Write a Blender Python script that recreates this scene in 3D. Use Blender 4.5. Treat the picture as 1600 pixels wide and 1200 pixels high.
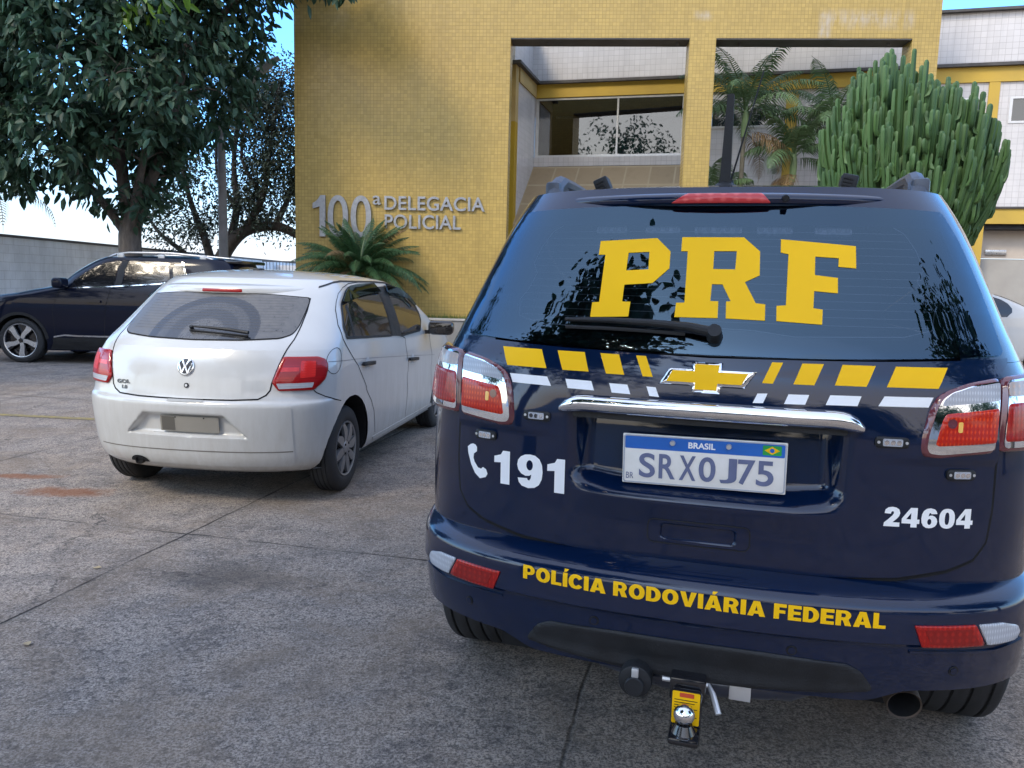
import bpy, bmesh, math, random
import numpy as np
from mathutils import Vector, Matrix, noise as mnoise
from mathutils.geometry import tessellate_polygon

for _o in list(bpy.data.objects): bpy.data.objects.remove(_o)
SC = bpy.context.scene; COL = SC.collection
R = math.radians
rng = random.Random(7); nrg = np.random.default_rng(7)

# ---------- camera
cd = bpy.data.cameras.new('camera'); cam = bpy.data.objects.new('camera', cd); COL.objects.link(cam); SC.camera = cam
cd.sensor_width = 36; cd.lens = 36*1231.57/1600; cd.clip_start = .05; cd.clip_end = 3000
_p, _r = .126839588, .0261033137
_up = Vector((0, math.sin(_p), math.cos(_p))); _fw = Vector((0, math.cos(_p), -math.sin(_p))); _rt = Vector((1, 0, 0))
_x = _rt*math.cos(_r) + _up*math.sin(_r); _y = -_rt*math.sin(_r) + _up*math.cos(_r)
_m = Matrix((_x, _y, -_fw)).transposed().to_4x4(); _m.translation = (0, 0, 1.411); cam.matrix_world = _m

# ---------- sky and sun: low evening sun behind the photographer, veiled by cloud
SUN_EL, SUN_AZ = R(44), R(222)          # azimuth clockwise from +Y
wd = bpy.data.worlds.new('World'); SC.world = wd; wd.use_nodes = True
nt = wd.node_tree; nt.nodes.clear()
def wn(t, **k):
    n = nt.nodes.new(t)
    for a, b in k.items(): setattr(n, a, b)
    return n
sky = wn('ShaderNodeTexSky', sky_type='NISHITA', sun_disc=False, sun_elevation=SUN_EL, sun_rotation=SUN_AZ, altitude=500, air_density=1.1, dust_density=1.5, ozone_density=2.0)
bg = wn('ShaderNodeBackground'); bg.inputs[1].default_value = .14
out = wn('ShaderNodeOutputWorld')
tc = wn('ShaderNodeTexCoord'); sp = wn('ShaderNodeSeparateXYZ'); nt.links.new(tc.outputs['Generated'], sp.inputs[0])
az = wn('ShaderNodeMath', operation='ADD'); az.inputs[1].default_value = .22; nt.links.new(sp.outputs[2], az.inputs[0])
mx = wn('ShaderNodeMath', operation='MAXIMUM'); mx.inputs[1].default_value = .05; nt.links.new(az.outputs[0], mx.inputs[0])
dv = wn('ShaderNodeVectorMath', operation='DIVIDE'); cx = wn('ShaderNodeCombineXYZ')
for i in range(3): nt.links.new(mx.outputs[0], cx.inputs[i])
nt.links.new(tc.outputs['Generated'], dv.inputs[0]); nt.links.new(cx.outputs[0], dv.inputs[1])
ns = wn('ShaderNodeTexNoise'); ns.inputs['Scale'].default_value = 1.1; ns.inputs['Detail'].default_value = 9; ns.inputs['Roughness'].default_value = .58
mp = wn('ShaderNodeMapping'); mp.inputs['Location'].default_value = (3.1, 1.7, .4); mp.inputs['Scale'].default_value = (1, 1.0, .6)
nt.links.new(dv.outputs[0], mp.inputs[0]); nt.links.new(mp.outputs[0], ns.inputs['Vector'])
rp = wn('ShaderNodeValToRGB'); rp.color_ramp.elements[0].position = .58; rp.color_ramp.elements[1].position = .80
nt.links.new(ns.outputs[0], rp.inputs[0])
hz = wn('ShaderNodeMapRange'); hz.inputs[1].default_value = .02; hz.inputs[2].default_value = .17; hz.inputs[3].default_value = .9; hz.inputs[4].default_value = 0
nt.links.new(sp.outputs[2], hz.inputs[0])
mm = wn('ShaderNodeMath', operation='MAXIMUM'); nt.links.new(rp.outputs[0], mm.inputs[0]); nt.links.new(hz.outputs[0], mm.inputs[1])
# clouds facing the sunset (behind the camera, -Y) are warm, those ahead pale
wy = wn('ShaderNodeMapRange'); wy.inputs[1].default_value = -.9; wy.inputs[2].default_value = .6; nt.links.new(sp.outputs[1], wy.inputs[0])
cc = wn('ShaderNodeMixRGB'); cc.inputs[1].default_value = (3.0, 2.45, 1.85, 1); cc.inputs[2].default_value = (1.95, 1.85, 1.95, 1); nt.links.new(wy.outputs[0], cc.inputs[0])
ml = wn('ShaderNodeMixRGB'); nt.links.new(mm.outputs[0], ml.inputs[0]); nt.links.new(cc.outputs[0], ml.inputs[2])
sk = wn('ShaderNodeVectorMath', operation='MULTIPLY'); sk.inputs[1].default_value = (.80, .98, 1.10)
nt.links.new(sky.outputs[0], sk.inputs[0])
# thin high veil overhead, and a broad pale evening glow low behind the camera
vz = wn('ShaderNodeMapRange', interpolation_type='SMOOTHSTEP'); vz.inputs[1].default_value = .25; vz.inputs[2].default_value = .9; vz.inputs[3].default_value = 0; vz.inputs[4].default_value = .75; nt.links.new(sp.outputs[2], vz.inputs[0])
v1 = wn('ShaderNodeMixRGB'); v1.inputs[2].default_value = (1.95, 2.1, 2.6, 1); nt.links.new(vz.outputs[0], v1.inputs[0])
# deeper blue in the half of the sky away from the sun
fy = wn('ShaderNodeMapRange', interpolation_type='SMOOTHSTEP'); fy.inputs[1].default_value = .1; fy.inputs[2].default_value = .8; fy.inputs[3].default_value = 0; fy.inputs[4].default_value = 1; nt.links.new(sp.outputs[1], fy.inputs[0])
fm = wn('ShaderNodeMixRGB', blend_type='MULTIPLY'); fm.inputs[2].default_value = (.46, .70, .90, 1); nt.links.new(fy.outputs[0], fm.inputs[0]); nt.links.new(sk.outputs[0], fm.inputs[1]); nt.links.new(fm.outputs[0], v1.inputs[1])
gy = wn('ShaderNodeMapRange', interpolation_type='SMOOTHSTEP'); gy.inputs[1].default_value = -.25; gy.inputs[2].default_value = -.85; nt.links.new(sp.outputs[1], gy.inputs[0])
gz = wn('ShaderNodeMapRange', interpolation_type='SMOOTHSTEP'); gz.inputs[1].default_value = .22; gz.inputs[2].default_value = .55; gz.inputs[3].default_value = .8; gz.inputs[4].default_value = 0; nt.links.new(sp.outputs[2], gz.inputs[0])
gg = wn('ShaderNodeMath', operation='MULTIPLY'); nt.links.new(gy.outputs[0], gg.inputs[0]); nt.links.new(gz.outputs[0], gg.inputs[1])
v2 = wn('ShaderNodeMixRGB'); v2.inputs[2].default_value = (3.1, 2.5, 1.85, 1); nt.links.new(gg.outputs[0], v2.inputs[0]); nt.links.new(v1.outputs[0], v2.inputs[1]); nt.links.new(v2.outputs[0], ml.inputs[1])
nt.links.new(ml.outputs[0], bg.inputs[0]); nt.links.new(bg.outputs[0], out.inputs[0])
sd = bpy.data.lights.new('sun', 'SUN'); sd.energy = .6; sd.angle = R(14); sd.color = (1, .86, .66)
sun = bpy.data.objects.new('sun', sd); COL.objects.link(sun)
_sd = Vector((math.sin(SUN_AZ)*math.cos(SUN_EL), math.cos(SUN_AZ)*math.cos(SUN_EL), math.sin(SUN_EL)))
sun.rotation_euler = _sd.to_track_quat('Z', 'Y').to_euler()
SC.view_settings.view_transform = 'Standard'; SC.view_settings.look = 'None'; SC.view_settings.exposure = 2.08; SC.view_settings.gamma = 1
# ---------- body shells: a car body as horizontal sections, addressed by (u = arc length from the rear centre line, z)
def pchip(xk, yk, x):
    xk = np.asarray(xk, float); yk = np.asarray(yk, float); x = np.clip(np.asarray(x, float), xk[0], xk[-1])
    h = np.diff(xk); d = np.diff(yk) / h
    m = np.zeros(len(xk)); m[0] = d[0]; m[-1] = d[-1]
    for i in range(1, len(xk) - 1):
        if d[i-1] * d[i] > 0:
            w1 = 2*h[i] + h[i-1]; w2 = h[i] + 2*h[i-1]
            m[i] = (w1 + w2) / (w1/d[i-1] + w2/d[i])
    i = np.clip(np.searchsorted(xk, x) - 1, 0, len(h) - 1)
    t = (x - xk[i]) / h[i]
    return ((1+2*t)*(1-t)**2*yk[i] + t*(1-t)**2*h[i]*m[i] + t*t*(3-2*t)*yk[i+1] + t*t*(t-1)*h[i]*m[i+1])

class Shell:
    """cols: dict of knot columns over z: Y0 rear y, W half width, C corner depth, B bow, N exponent, F front y, D front corner depth"""
    def __init__(s, z, cols, ym, taper=None, dz=0.004, nr=36, ns=14, nt=14, nf=14):
        s.zk = z; s.cols = cols; s.ym = ym; s.taper = taper; s.k = (nr, ns, nt, nf)
        s.z0, s.z1 = z[0], z[-1]
        s.zg = np.linspace(s.z0, s.z1, max(2, int((s.z1 - s.z0) / dz) + 1))
        T = [s.sec(v) for v in s.zg]
        s.X = np.array([a[0] for a in T]); s.Y = np.array([a[1] for a in T])
        s.U = np.concatenate([np.zeros((len(T), 1)), np.cumsum(np.hypot(np.diff(s.X), np.diff(s.Y)), 1)], 1)
    def par(s, z): return {k: float(pchip(s.zk, v, z)) for k, v in s.cols.items()}
    def sec(s, z):
        p = s.par(z); nr, ns, nt, nf = s.k
        t = np.linspace(0, math.pi/2, 400); q = 2/p['N']
        sx = np.sin(t)**q; x = p['W']*sx; y = p['Y0'] + p['B']*sx**2 + p['C']*(1 - np.cos(t)**q)
        a = np.concatenate([[0], np.cumsum(np.hypot(np.diff(x), np.diff(y)))])
        g = np.linspace(0, a[-1], nr); xr = np.interp(g, a, x); yr = np.interp(g, a, y)
        ye = yr[-1]; fe = p['F'] - p['D']
        y1 = np.linspace(ye, s.ym, ns)[1:]; y2 = np.linspace(s.ym, fe, nt)[1:]
        t = np.linspace(math.pi/2, 0, 200); q = 2/3.2
        xf = p['W']*np.sin(t)**q; yf = fe + p['D']*np.cos(t)**q
        a = np.concatenate([[0], np.cumsum(np.hypot(np.diff(xf), np.diff(yf)))]); g = np.linspace(0, a[-1], nf)
        xf2 = np.interp(g, a, xf)[1:]; yf2 = np.interp(g, a, yf)[1:]
        X = np.concatenate([xr, np.full(ns-1, p['W']), np.full(nt-1, p['W']), xf2])
        Y = np.concatenate([yr, y1, y2, yf2])
        if s.taper: X = X * s.taper(Y, z)
        return X, Y
    def at(s, u, z):
        z = min(max(z, s.z0), s.z1); f = (z - s.z0) / (s.zg[1] - s.zg[0]); i = min(int(f), len(s.zg) - 2); f -= i
        a = abs(u); sg = 1 if u >= 0 else -1
        x0 = np.interp(a, s.U[i], s.X[i]); x1 = np.interp(a, s.U[i+1], s.X[i+1])
        y0 = np.interp(a, s.U[i], s.Y[i]); y1 = np.interp(a, s.U[i+1], s.Y[i+1])
        return np.array([sg*(x0 + (x1-x0)*f), y0 + (y1-y0)*f, z])
    def nrm(s, u, z, e=0.006):
        za, zb = max(z - e, s.z0), min(z + e, s.z1)
        n = np.cross(s.at(u+e, z) - s.at(u-e, z), s.at(u, zb) - s.at(u, za)); l = np.linalg.norm(n)
        return n / l if l > 1e-12 else np.array([0, -1., 0])
    def pt(s, u, z, off=0.0):
        p = s.at(u, z)
        return p if off == 0 else p + s.nrm(u, z)*off
    def u_of_y(s, y, z):
        i = int(round((min(max(z, s.z0), s.z1) - s.z0) / (s.zg[1] - s.zg[0]))); i = min(i, len(s.zg)-1)
        return float(np.interp(y, s.Y[i], s.U[i]))
    def u_of_x(s, x, z):
        i = int(round((min(max(z, s.z0), s.z1) - s.z0) / (s.zg[1] - s.zg[0]))); i = min(i, len(s.zg)-1)
        n = s.k[0]; return math.copysign(float(np.interp(abs(x), s.X[i][:n], s.U[i][:n])), x)

def sstep(a): a = np.clip(a, 0, 1); return a*a*(3 - 2*a)

# the blue patrol car
SUV_TAPER = lambda y, z: 1 + 0.125*sstep((y - 0.50)/0.60)*(1 - 0.6*sstep((z - 0.95)/0.35))
SUV_Z = [.34, .50, .72, .85, .95, 1.05, 1.12, 1.19, 1.25, 1.35, 1.45, 1.55, 1.64, 1.69]
SUV_BODY = Shell(SUV_Z, dict(
    Y0=[.13, .115, .10, .095, .092, .092, .096, .108, .130, .185, .245, .310, .372, .41],
    W=[.80, .815, .828, .828, .825, .818, .81, .798, .782, .750, .718, .682, .640, .61],
    C=[.38]*6 + [.38, .38, .40, .42, .42, .40, .38, .36], B=[.05]*14, N=[3.4]*8 + [3.2]*6,
    F=[4.75, 4.80, 4.82, 4.82, 4.80, 4.78, 4.74, 4.70, 3.45, 3.30, 3.14, 2.98, 2.84, 2.75],
    D=[.55]*14), 1.9, SUV_TAPER)
BMP_Z = [.392, .398, .41, .43, .48, .54, .590, .597, .604, .63, .66, .675, .686, .693, .701, .709, .716, .722, .728]
SUV_BUMPER = Shell(BMP_Z, dict(
    Y0=[.12, .085, .062, .044, .026, .012, .006, .003, -.006, -.004, -.002, -.0005, .003, .009, .021, .040, .066, .096, .125],
    W=[.81, .818, .822, .825, .828, .830, .832, .832, .833, .833, .834, .834, .833, .833, .833, .833, .833, .832, .830],
    C=[.40]*19, B=[.07]*19, N=[3.2]*19, F=[4.7]*19, D=[.5]*19), 1.9, SUV_TAPER, dz=.002)

# the white hatchback
GOL_TAPER = lambda y, z: 1 - 0.07*sstep((1.1 - y)/1.2)*sstep((z - .85)/.35)
GOL_Z = [.215, .26, .32, .42, .55, .63, .655, .67, .70, .80, .90, .97, 1.02, 1.06, 1.12, 1.20, 1.28, 1.345, 1.40]
GOL_BODY = Shell(GOL_Z, dict(
    Y0=[.13, .075, .048, .03, .012, .006, .012, .030, .040, .055, .080, .115, .165, .22, .295, .395, .495, .575, .66],
    W=[.775, .800, .812, .822, .828, .829, .829, .829, .828, .826, .820, .812, .800, .788, .768, .735, .695, .655, .605],
    C=[.42]*9 + [.42, .44, .46, .46, .46, .46, .45, .43, .40, .38], B=[.07]*19, N=[3.0]*19,
    F=[3.80, 3.85, 3.87, 3.88, 3.88, 3.87, 3.87, 3.86, 3.85, 3.80, 3.72, 3.60, 3.20, 3.12, 3.00, 2.84, 2.66, 2.48, 2.30],
    D=[.6]*12 + [.45]*7), 1.5, GOL_TAPER)
# ---------- objects
def tag(o, label=None, cat=None, group=None, kind=None):
    if label: o['label'] = label
    if cat: o['category'] = cat
    if group: o['group'] = group
    if kind: o['kind'] = kind
    return o
def empty(name, loc=(0, 0, 0), rz=0, **k):
    o = bpy.data.objects.new(name, None); COL.objects.link(o); o.location = loc; o.rotation_euler = (0, 0, rz); o.empty_display_size = .1
    return tag(o, **k)
def mesh_obj(name, V, F, mat, parent=None, smooth=None, sharp=35, mi=None, **k):
    me = bpy.data.meshes.new(name); me.from_pydata([tuple(map(float, v)) for v in V], [], [tuple(map(int, f)) for f in F])
    for m in (mat if isinstance(mat, (list, tuple)) else [mat]): me.materials.append(m)
    if mi is not None: me.polygons.foreach_set('material_index', mi)
    me.update()
    if smooth: 
        me.polygons.foreach_set('use_smooth', [True]*len(me.polygons)); me.set_sharp_from_angle(angle=R(sharp))
    o = bpy.data.objects.new(name, me); COL.objects.link(o)
    if parent is not None: o.parent = parent
    return tag(o, **k)
class MB:
    """collects boxes, tubes, lathes into ONE mesh"""
    def __init__(s): s.V = []; s.F = []; s.M = []
    def add(s, V, F, m=0):
        b = len(s.V); s.V += [tuple(v) for v in V]; s.F += [tuple(i + b for i in f) for f in F]; s.M += [m]*len(F); return s
    def box(s, x0, y0, z0, x1, y1, z1, m=0, T=None):
        V = [Vector((x, y, z)) for z in (z0, z1) for y in (y0, y1) for x in (x0, x1)]
        if T: V = [T @ v for v in V]
        return s.add(V, [(0, 2, 3, 1), (4, 5, 7, 6), (0, 1, 5, 4), (2, 6, 7, 3), (0, 4, 6, 2), (1, 3, 7, 5)], m)
    def rbox(s, x0, y0, z0, x1, y1, z1, r, m=0, T=None, seg=2):
        bm = bmesh.new(); bmesh.ops.create_cube(bm, size=1)
        for v in bm.verts: v.co = Vector(((x0+x1)/2 + v.co.x*(x1-x0), (y0+y1)/2 + v.co.y*(y1-y0), (z0+z1)/2 + v.co.z*(z1-z0)))
        bmesh.ops.bevel(bm, geom=bm.edges[:], offset=r, segments=seg, affect='EDGES', profile=.5)
        if T: bm.transform(T)
        bm.verts.index_update(); s.add([v.co.copy() for v in bm.verts], [[v.index for v in f.verts] for f in bm.faces], m); bm.free(); return s
    def tube(s, P, rad, n=10, m=0, cap=True):
        P = [Vector(p) for p in P]; rad = rad if isinstance(rad, (list, tuple)) else [rad]*len(P); V = []; F = []; up = None
        for i, p in enumerate(P):
            d = (P[min(i+1, len(P)-1)] - P[max(i-1, 0)]).normalized()
            if up is None: up = d.orthogonal().normalized()
            up = (up - d*up.dot(d)); up = up.normalized() if up.length > 1e-6 else d.orthogonal().normalized(); w = d.cross(up)
            V += [p + (up*math.cos(2*math.pi*k/n) + w*math.sin(2*math.pi*k/n))*rad[i] for k in range(n)]
        for i in range(len(P)-1):
            for k in range(n): a = i*n + k; b = i*n + (k+1) % n; F.append((a, b, b+n, a+n))
        if cap: F.append(tuple(range(n-1, -1, -1))); F.append(tuple((len(P)-1)*n + k for k in range(n)))
        return s.add(V, F, m)
    def lathe(s, prof, n=32, T=None, m=0, close=False):
        """prof: (axial x, radius) around the x axis"""
        V = [Vector((a, r*math.cos(2*math.pi*k/n), r*math.sin(2*math.pi*k/n))) for a, r in prof for k in range(n)]; F = []
        if T: V = [T @ v for v in V]
        for i in range(len(prof)-1):
            for k in range(n): a = i*n + k; b = i*n + (k+1) % n; F.append((a, a+n, b+n, b))
        if close: F.append(tuple(range(n))); F.append(tuple((len(prof)-1)*n + k for k in range(n-1, -1, -1)))
        return s.add(V, F, m)
    def prism(s, poly, y0, y1, m=0, T=None):
        """poly in (x,z), extruded along y"""
        n = len(poly); V = [Vector((x, y0, z)) for x, z in poly] + [Vector((x, y1, z)) for x, z in poly]
        if T: V = [T @ v for v in V]
        tri = tessellate_polygon([[Vector((x, z, 0)) for x, z in poly]])
        F = [t for t in tri] + [tuple(i + n for i in reversed(t)) for t in tri] + [(i, i+n, (i+1) % n + n, (i+1) % n) for i in range(n)]
        return s.add(V, F, m)
    def build(s, name, mat, parent=None, smooth=True, sharp=35, **k):
        o = mesh_obj(name, s.V, s.F, mat, parent, smooth, sharp, s.M if isinstance(mat, (list, tuple)) else None, **k)
        bm = bmesh.new(); bm.from_mesh(o.data); bmesh.ops.recalc_face_normals(bm, faces=bm.faces[:]); bm.to_mesh(o.data); bm.free()
        return o
def copy_tree(o, parent=None):
    c = o.copy(); COL.objects.link(c)
    if parent is not None: c.parent = parent
    for ch in [x for x in bpy.data.objects if x.parent == o]: copy_tree(ch, c)
    return c

# ---------- materials
class NT:
    def __init__(s, name):
        s.m = bpy.data.materials.new(name); s.m.use_nodes = True; s.t = s.m.node_tree; s.b = s.t.nodes['Principled BSDF']; s._c = None
    def n(s, typ, ins=None, **k):
        x = s.t.nodes.new(typ)
        for a, b in k.items(): setattr(x, a, b)
        for a, b in (ins or {}).items(): s.set(x, a, b)
        return x
    def set(s, x, a, b):
        if isinstance(b, bpy.types.NodeSocket): s.t.links.new(b, x.inputs[a])
        else: x.inputs[a].default_value = b
    @property
    def co(s):
        if not s._c: s._c = s.n('ShaderNodeTexCoord').outputs['Object']
        return s._c
    def xyz(s):
        o = s.n('ShaderNodeSeparateXYZ', {0: s.co}).outputs; return o[0], o[1], o[2]
    def math(s, op, a, b=0., c=None):
        i = {0: a, 1: b}
        if c is not None: i[2] = c
        return s.n('ShaderNodeMath', i, operation=op).outputs[0]
    def noise(s, scale, detail=4, rough=.55, vec=None, dist=0): return s.n('ShaderNodeTexNoise', {'Vector': vec or s.co, 'Scale': scale, 'Detail': detail, 'Roughness': rough, 'Distortion': dist}).outputs[0]
    def ramp(s, f, *st):
        r = s.n('ShaderNodeValToRGB', {0: f}); e = r.color_ramp.elements
        while len(e) < len(st): e.new(.5)
        for el, (p, c) in zip(e, st): el.position = p; el.color = (c, c, c, 1) if isinstance(c, (int, float)) else (*c, 1)
        return r.outputs[0]
    def mix(s, f, a, b, mode='MIX'):
        f4 = lambda c: (*c, 1) if isinstance(c, tuple) and len(c) == 3 else c
        return s.n('ShaderNodeMixRGB', {0: f, 1: f4(a), 2: f4(b)}, blend_type=mode).outputs[0]
    def bump(s, h, st=.2, d=.01): s.set(s.b, 'Normal', s.n('ShaderNodeBump', {'Height': h, 'Strength': st, 'Distance': d}).outputs[0])
    def p(s, **k):
        q = dict(base='Base Color', rough='Roughness', metal='Metallic', coat='Coat Weight', coatr='Coat Roughness', spec='Specular IOR Level', ior='IOR', trans='Transmission Weight', alpha='Alpha', emit='Emission Color', emits='Emission Strength', sss='Subsurface Weight')
        for a, b in k.items():
            if isinstance(b, tuple) and len(b) == 3: b = (*b, 1)
            s.set(s.b, q[a], b)
        return s
def simple(name, base, rough=.5, var=.12, scale=9., bump=0, bscale=60, **k):
    """principled with a procedural mottle in colour and gloss"""
    t = NT(name); n = t.noise(scale, 5)
    lo = tuple(c*(1-var) for c in base); hi = tuple(min(1, c*(1+var)) for c in base)
    t.p(base=t.ramp(n, (.3, lo), (.7, hi)), rough=t.ramp(n, (.3, max(0, rough*.85)), (.7, min(1, rough*1.15))), **k)
    if bump: t.bump(t.noise(bscale, 4), bump, .004)
    return t.m

# ---------- flat polygons gridded and laid on a surface
def poly_grid(outline, step, holes=(), sx=None):
    loops = [[Vector((a, b, 0)) for a, b in outline]] + [[Vector((a, b, 0)) for a, b in h] for h in holes]
    pts = [v for l in loops for v in l]; tri = tessellate_polygon(loops)
    bm = bmesh.new(); vs = [bm.verts.new(p) for p in pts]
    for t in tri:
        try: bm.faces.new([vs[i] for i in t])
        except ValueError: pass
    xs = [p.x for p in pts]; ys = [p.y for p in pts]
    for ax, a, b, st in ((0, min(xs), max(xs), sx or step), (1, min(ys), max(ys), step)):
        for k in range(1, int((b - a)/st) + 1):
            c = a + (b - a)*k/(int((b - a)/st) + 1)
            co = Vector((c, 0, 0)) if ax == 0 else Vector((0, c, 0)); no = Vector((1, 0, 0)) if ax == 0 else Vector((0, 1, 0))
            bmesh.ops.bisect_plane(bm, geom=bm.verts[:] + bm.edges[:] + bm.faces[:], plane_co=co, plane_no=no, dist=1e-6)
    bmesh.ops.remove_doubles(bm, verts=bm.verts[:], dist=1e-5)
    bmesh.ops.recalc_face_normals(bm, faces=bm.faces[:])
    if bm.faces and sum(f.normal.z*f.calc_area() for f in bm.faces) < 0: bmesh.ops.reverse_faces(bm, faces=bm.faces[:])
    bm.verts.index_update()
    V = [(v.co.x, v.co.y) for v in bm.verts]; F = [[v.index for v in f.verts] for f in bm.faces]
    B = [(e.link_loops[0].vert.index, e.link_loops[0].link_loop_next.vert.index) for e in bm.edges if len(e.link_loops) == 1]
    bm.free(); return V, F, B
def edge_dist(V, loops):
    P = np.array(V); D = np.full(len(P), 1e9)
    for l in loops:
        L = np.array(l); A = L; Bq = np.roll(L, -1, 0)
        for a, b in zip(A, Bq):
            d = b - a; q = d @ d
            t = np.clip(((P - a) @ d)/q, 0, 1) if q > 0 else np.zeros(len(P))
            D = np.minimum(D, np.hypot(*(P - a - t[:, None]*d).T))
    return D
def rnd(poly, r, seg=4):
    """round the corners of a polygon"""
    out = []; n = len(poly)
    for i in range(n):
        p = Vector(poly[i]); a = Vector(poly[i-1]) - p; b = Vector(poly[(i+1) % n]) - p
        k = min(r, a.length*.45, b.length*.45); A = p + a.normalized()*k; B = p + b.normalized()*k
        for j in range(seg+1): t = j/seg; q = A*(1-t)**2 + p*2*t*(1-t) + B*t*t; out.append((q.x, q.y))
    return out
def mir(L): return [(-a, b) for a, b in reversed(L)]
def rrect(a0, b0, a1, b1, r=.01): return rnd([(a0, b0), (a1, b0), (a1, b1), (a0, b1)], r)
def circ(a, b, r, n=24): return [(a + r*math.cos(2*math.pi*k/n), b + r*math.sin(2*math.pi*k/n)) for k in range(n)]
def patch(name, sh, outline, off, mat, parent, thick=.012, step=.03, holes=(), bev=0, bw=.012, sx=None, sharp=40, **k):
    """a piece lying on a body shell: front at `off` above it, edges turned back by `thick`"""
    V, F, B = poly_grid(outline, step, holes, sx); E = edge_dist(V, [outline] + list(holes)) if bev else None
    W = []
    for i, (u, z) in enumerate(V):
        o = off(u, z) if callable(off) else off
        if bev: q = 1 - min(E[i]/bw, 1); o -= bev*(1 - math.sqrt(max(0, 1 - q*q)))
        W.append(sh.pt(u, z, o))
    F = [tuple(f) for f in F]
    if thick:
        idx = {}; n0 = len(W)
        for a, b in B:
            for v in (a, b):
                if v not in idx:
                    u, z = V[v]; o = off(u, z) if callable(off) else off; idx[v] = len(W); W.append(sh.pt(u, z, o - bev - thick))
            F.append((b, a, idx[a], idx[b]))
    return mesh_obj(name, W, F, mat, parent, True, sharp, **k)
def strip(name, sh, P, w, off, mat, parent, step=.02, thick=0.0, closed=False, **k):
    """a narrow ribbon along a polyline on a shell"""
    if closed: P = list(P) + [P[0]]
    Q = []
    for a, b in zip(P[:-1], P[1:]):
        n = max(1, int(math.hypot(b[0]-a[0], b[1]-a[1])/step))
        Q += [(a[0] + (b[0]-a[0])*i/n, a[1] + (b[1]-a[1])*i/n) for i in range(n)]
    Q.append(P[-1]); V = []; F = []
    for i, q in enumerate(Q):
        a = Q[max(i-1, 0)]; b = Q[min(i+1, len(Q)-1)]; d = Vector((b[0]-a[0], b[1]-a[1]))
        d = d.normalized() if d.length > 1e-9 else Vector((1, 0)); nx, nz = -d.y*w/2, d.x*w/2
        V += [sh.pt(q[0]+nx, q[1]+nz, off), sh.pt(q[0]-nx, q[1]-nz, off)]
        if thick: V += [sh.pt(q[0]+nx, q[1]+nz, off-thick), sh.pt(q[0]-nx, q[1]-nz, off-thick)]
    m = 4 if thick else 2
    for i in range(len(Q)-1):
        a = i*m; F.append((a, a+1, a+1+m, a+m))
        if thick: F.append((a+2, a, a+m, a+m+2)); F.append((a+1, a+3, a+m+3, a+m+1))
    return mesh_obj(name, V, F, mat, parent, True, 50, **k)
_txt = {}
def text2d(body, bold=0., spacing=1., res=6, extrude=0, bevel=0):
    key = (body, bold, spacing, extrude, bevel)
    if key in _txt: return _txt[key]
    c = bpy.data.curves.new('lettering', 'FONT'); c.body = body; c.offset = bold; c.space_character = spacing; c.resolution_u = res; c.extrude = extrude; c.bevel_depth = bevel
    o = bpy.data.objects.new('lettering', c); COL.objects.link(o); dg = bpy.context.evaluated_depsgraph_get(); dg.update()
    me = o.evaluated_get(dg).to_mesh(); V = [tuple(v.co) for v in me.vertices]; F = [tuple(p.vertices) for p in me.polygons]
    o.evaluated_get(dg).to_mesh_clear(); bpy.data.objects.remove(o); bpy.data.curves.remove(c)
    _txt[key] = (V, F); return V, F
def text_fit(body, quad, fn, bold=0., spacing=1., ref=None):
    """lettering squeezed into a quad TL,TR,BR,BL of surface coordinates; cap height read from `ref` (no accents)"""
    V, F = text2d(body, bold, spacing); rv = text2d(ref or body, bold, spacing)[0]
    x0 = min(v[0] for v in V); x1 = max(v[0] for v in V); y0 = min(v[1] for v in rv); y1 = max(v[1] for v in rv)
    tl, tr, br, bl = [np.array(q, float) for q in quad]; W = []
    for v in V:
        a = (v[0]-x0)/(x1-x0); b = (v[1]-y0)/(y1-y0)
        q = (bl*(1-a) + br*a)*(1-b) + (tl*(1-a) + tr*a)*b; W.append(fn(q[0], q[1]))
    return W, F
def decal_text(name, sh, body, quad, off, mat, parent, bold=0., spacing=1., ref=None, **k):
    V, F = text_fit(body, quad, lambda u, z: sh.pt(u, z, off), bold, spacing, ref)
    return mesh_obj(name, V, F, mat, parent, **k)
def loft(sh, rows, name, mat, parent, half=None, hole=None, top=None, bottom=False, mats_extra=(), sharp=40):
    """closed body from shell sections at heights `rows`; top=(rise, z curve) adds a domed cap"""
    V = []; F = []; n = None; UV = []
    for z in rows:
        X, Y = sh.sec(z); U = np.concatenate([[0], np.cumsum(np.hypot(np.diff(X), np.diff(Y)))]); n = len(X)
        ring = [(X[i], Y[i], z) for i in range(n)] + [(-X[i], Y[i], z) for i in range(n-2, 0, -1)]
        V += ring; UV += [(U[i], z) for i in range(n)] + [(-U[i], z) for i in range(n-2, 0, -1)]; N = len(ring)
    for i in range(len(rows)-1):
        for k in range(N):
            a = i*N + k; b = i*N + (k+1) % N
            if hole:
                m = [UV[j] for j in (a, b, a+N, b+N)]; uu = np.mean([q[0] for q in m]) if abs(m[0][0]-m[1][0]) < 1 else 9; zz = np.mean([q[1] for q in m])
                if hole(uu, zz): continue
            F.append((a, b, b+N, a+N))
    if top:
        rise, pw, sc = top; base = (len(rows)-1)*N; ring = V[base:base+N]; ym = sum(v[1] for v in ring)/N; last = base
        prev = base
        for j, t in enumerate(sc):
            s = t; h = rise*(1 - t**pw); b0 = len(V)
            V += [(v[0]*s, ym + (v[1]-ym)*s, v[2] + h) for v in ring]
            for k in range(N): F.append((prev+k, prev+(k+1) % N, b0+(k+1) % N, b0+k))
            prev = b0
        c = len(V); V.append((0, ym, ring[0][2] + rise))
        for k in range(N): F.append((prev+k, prev+(k+1) % N, c))
    if bottom: F.append(tuple(range(N-1, -1, -1)))
    return V, F

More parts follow.
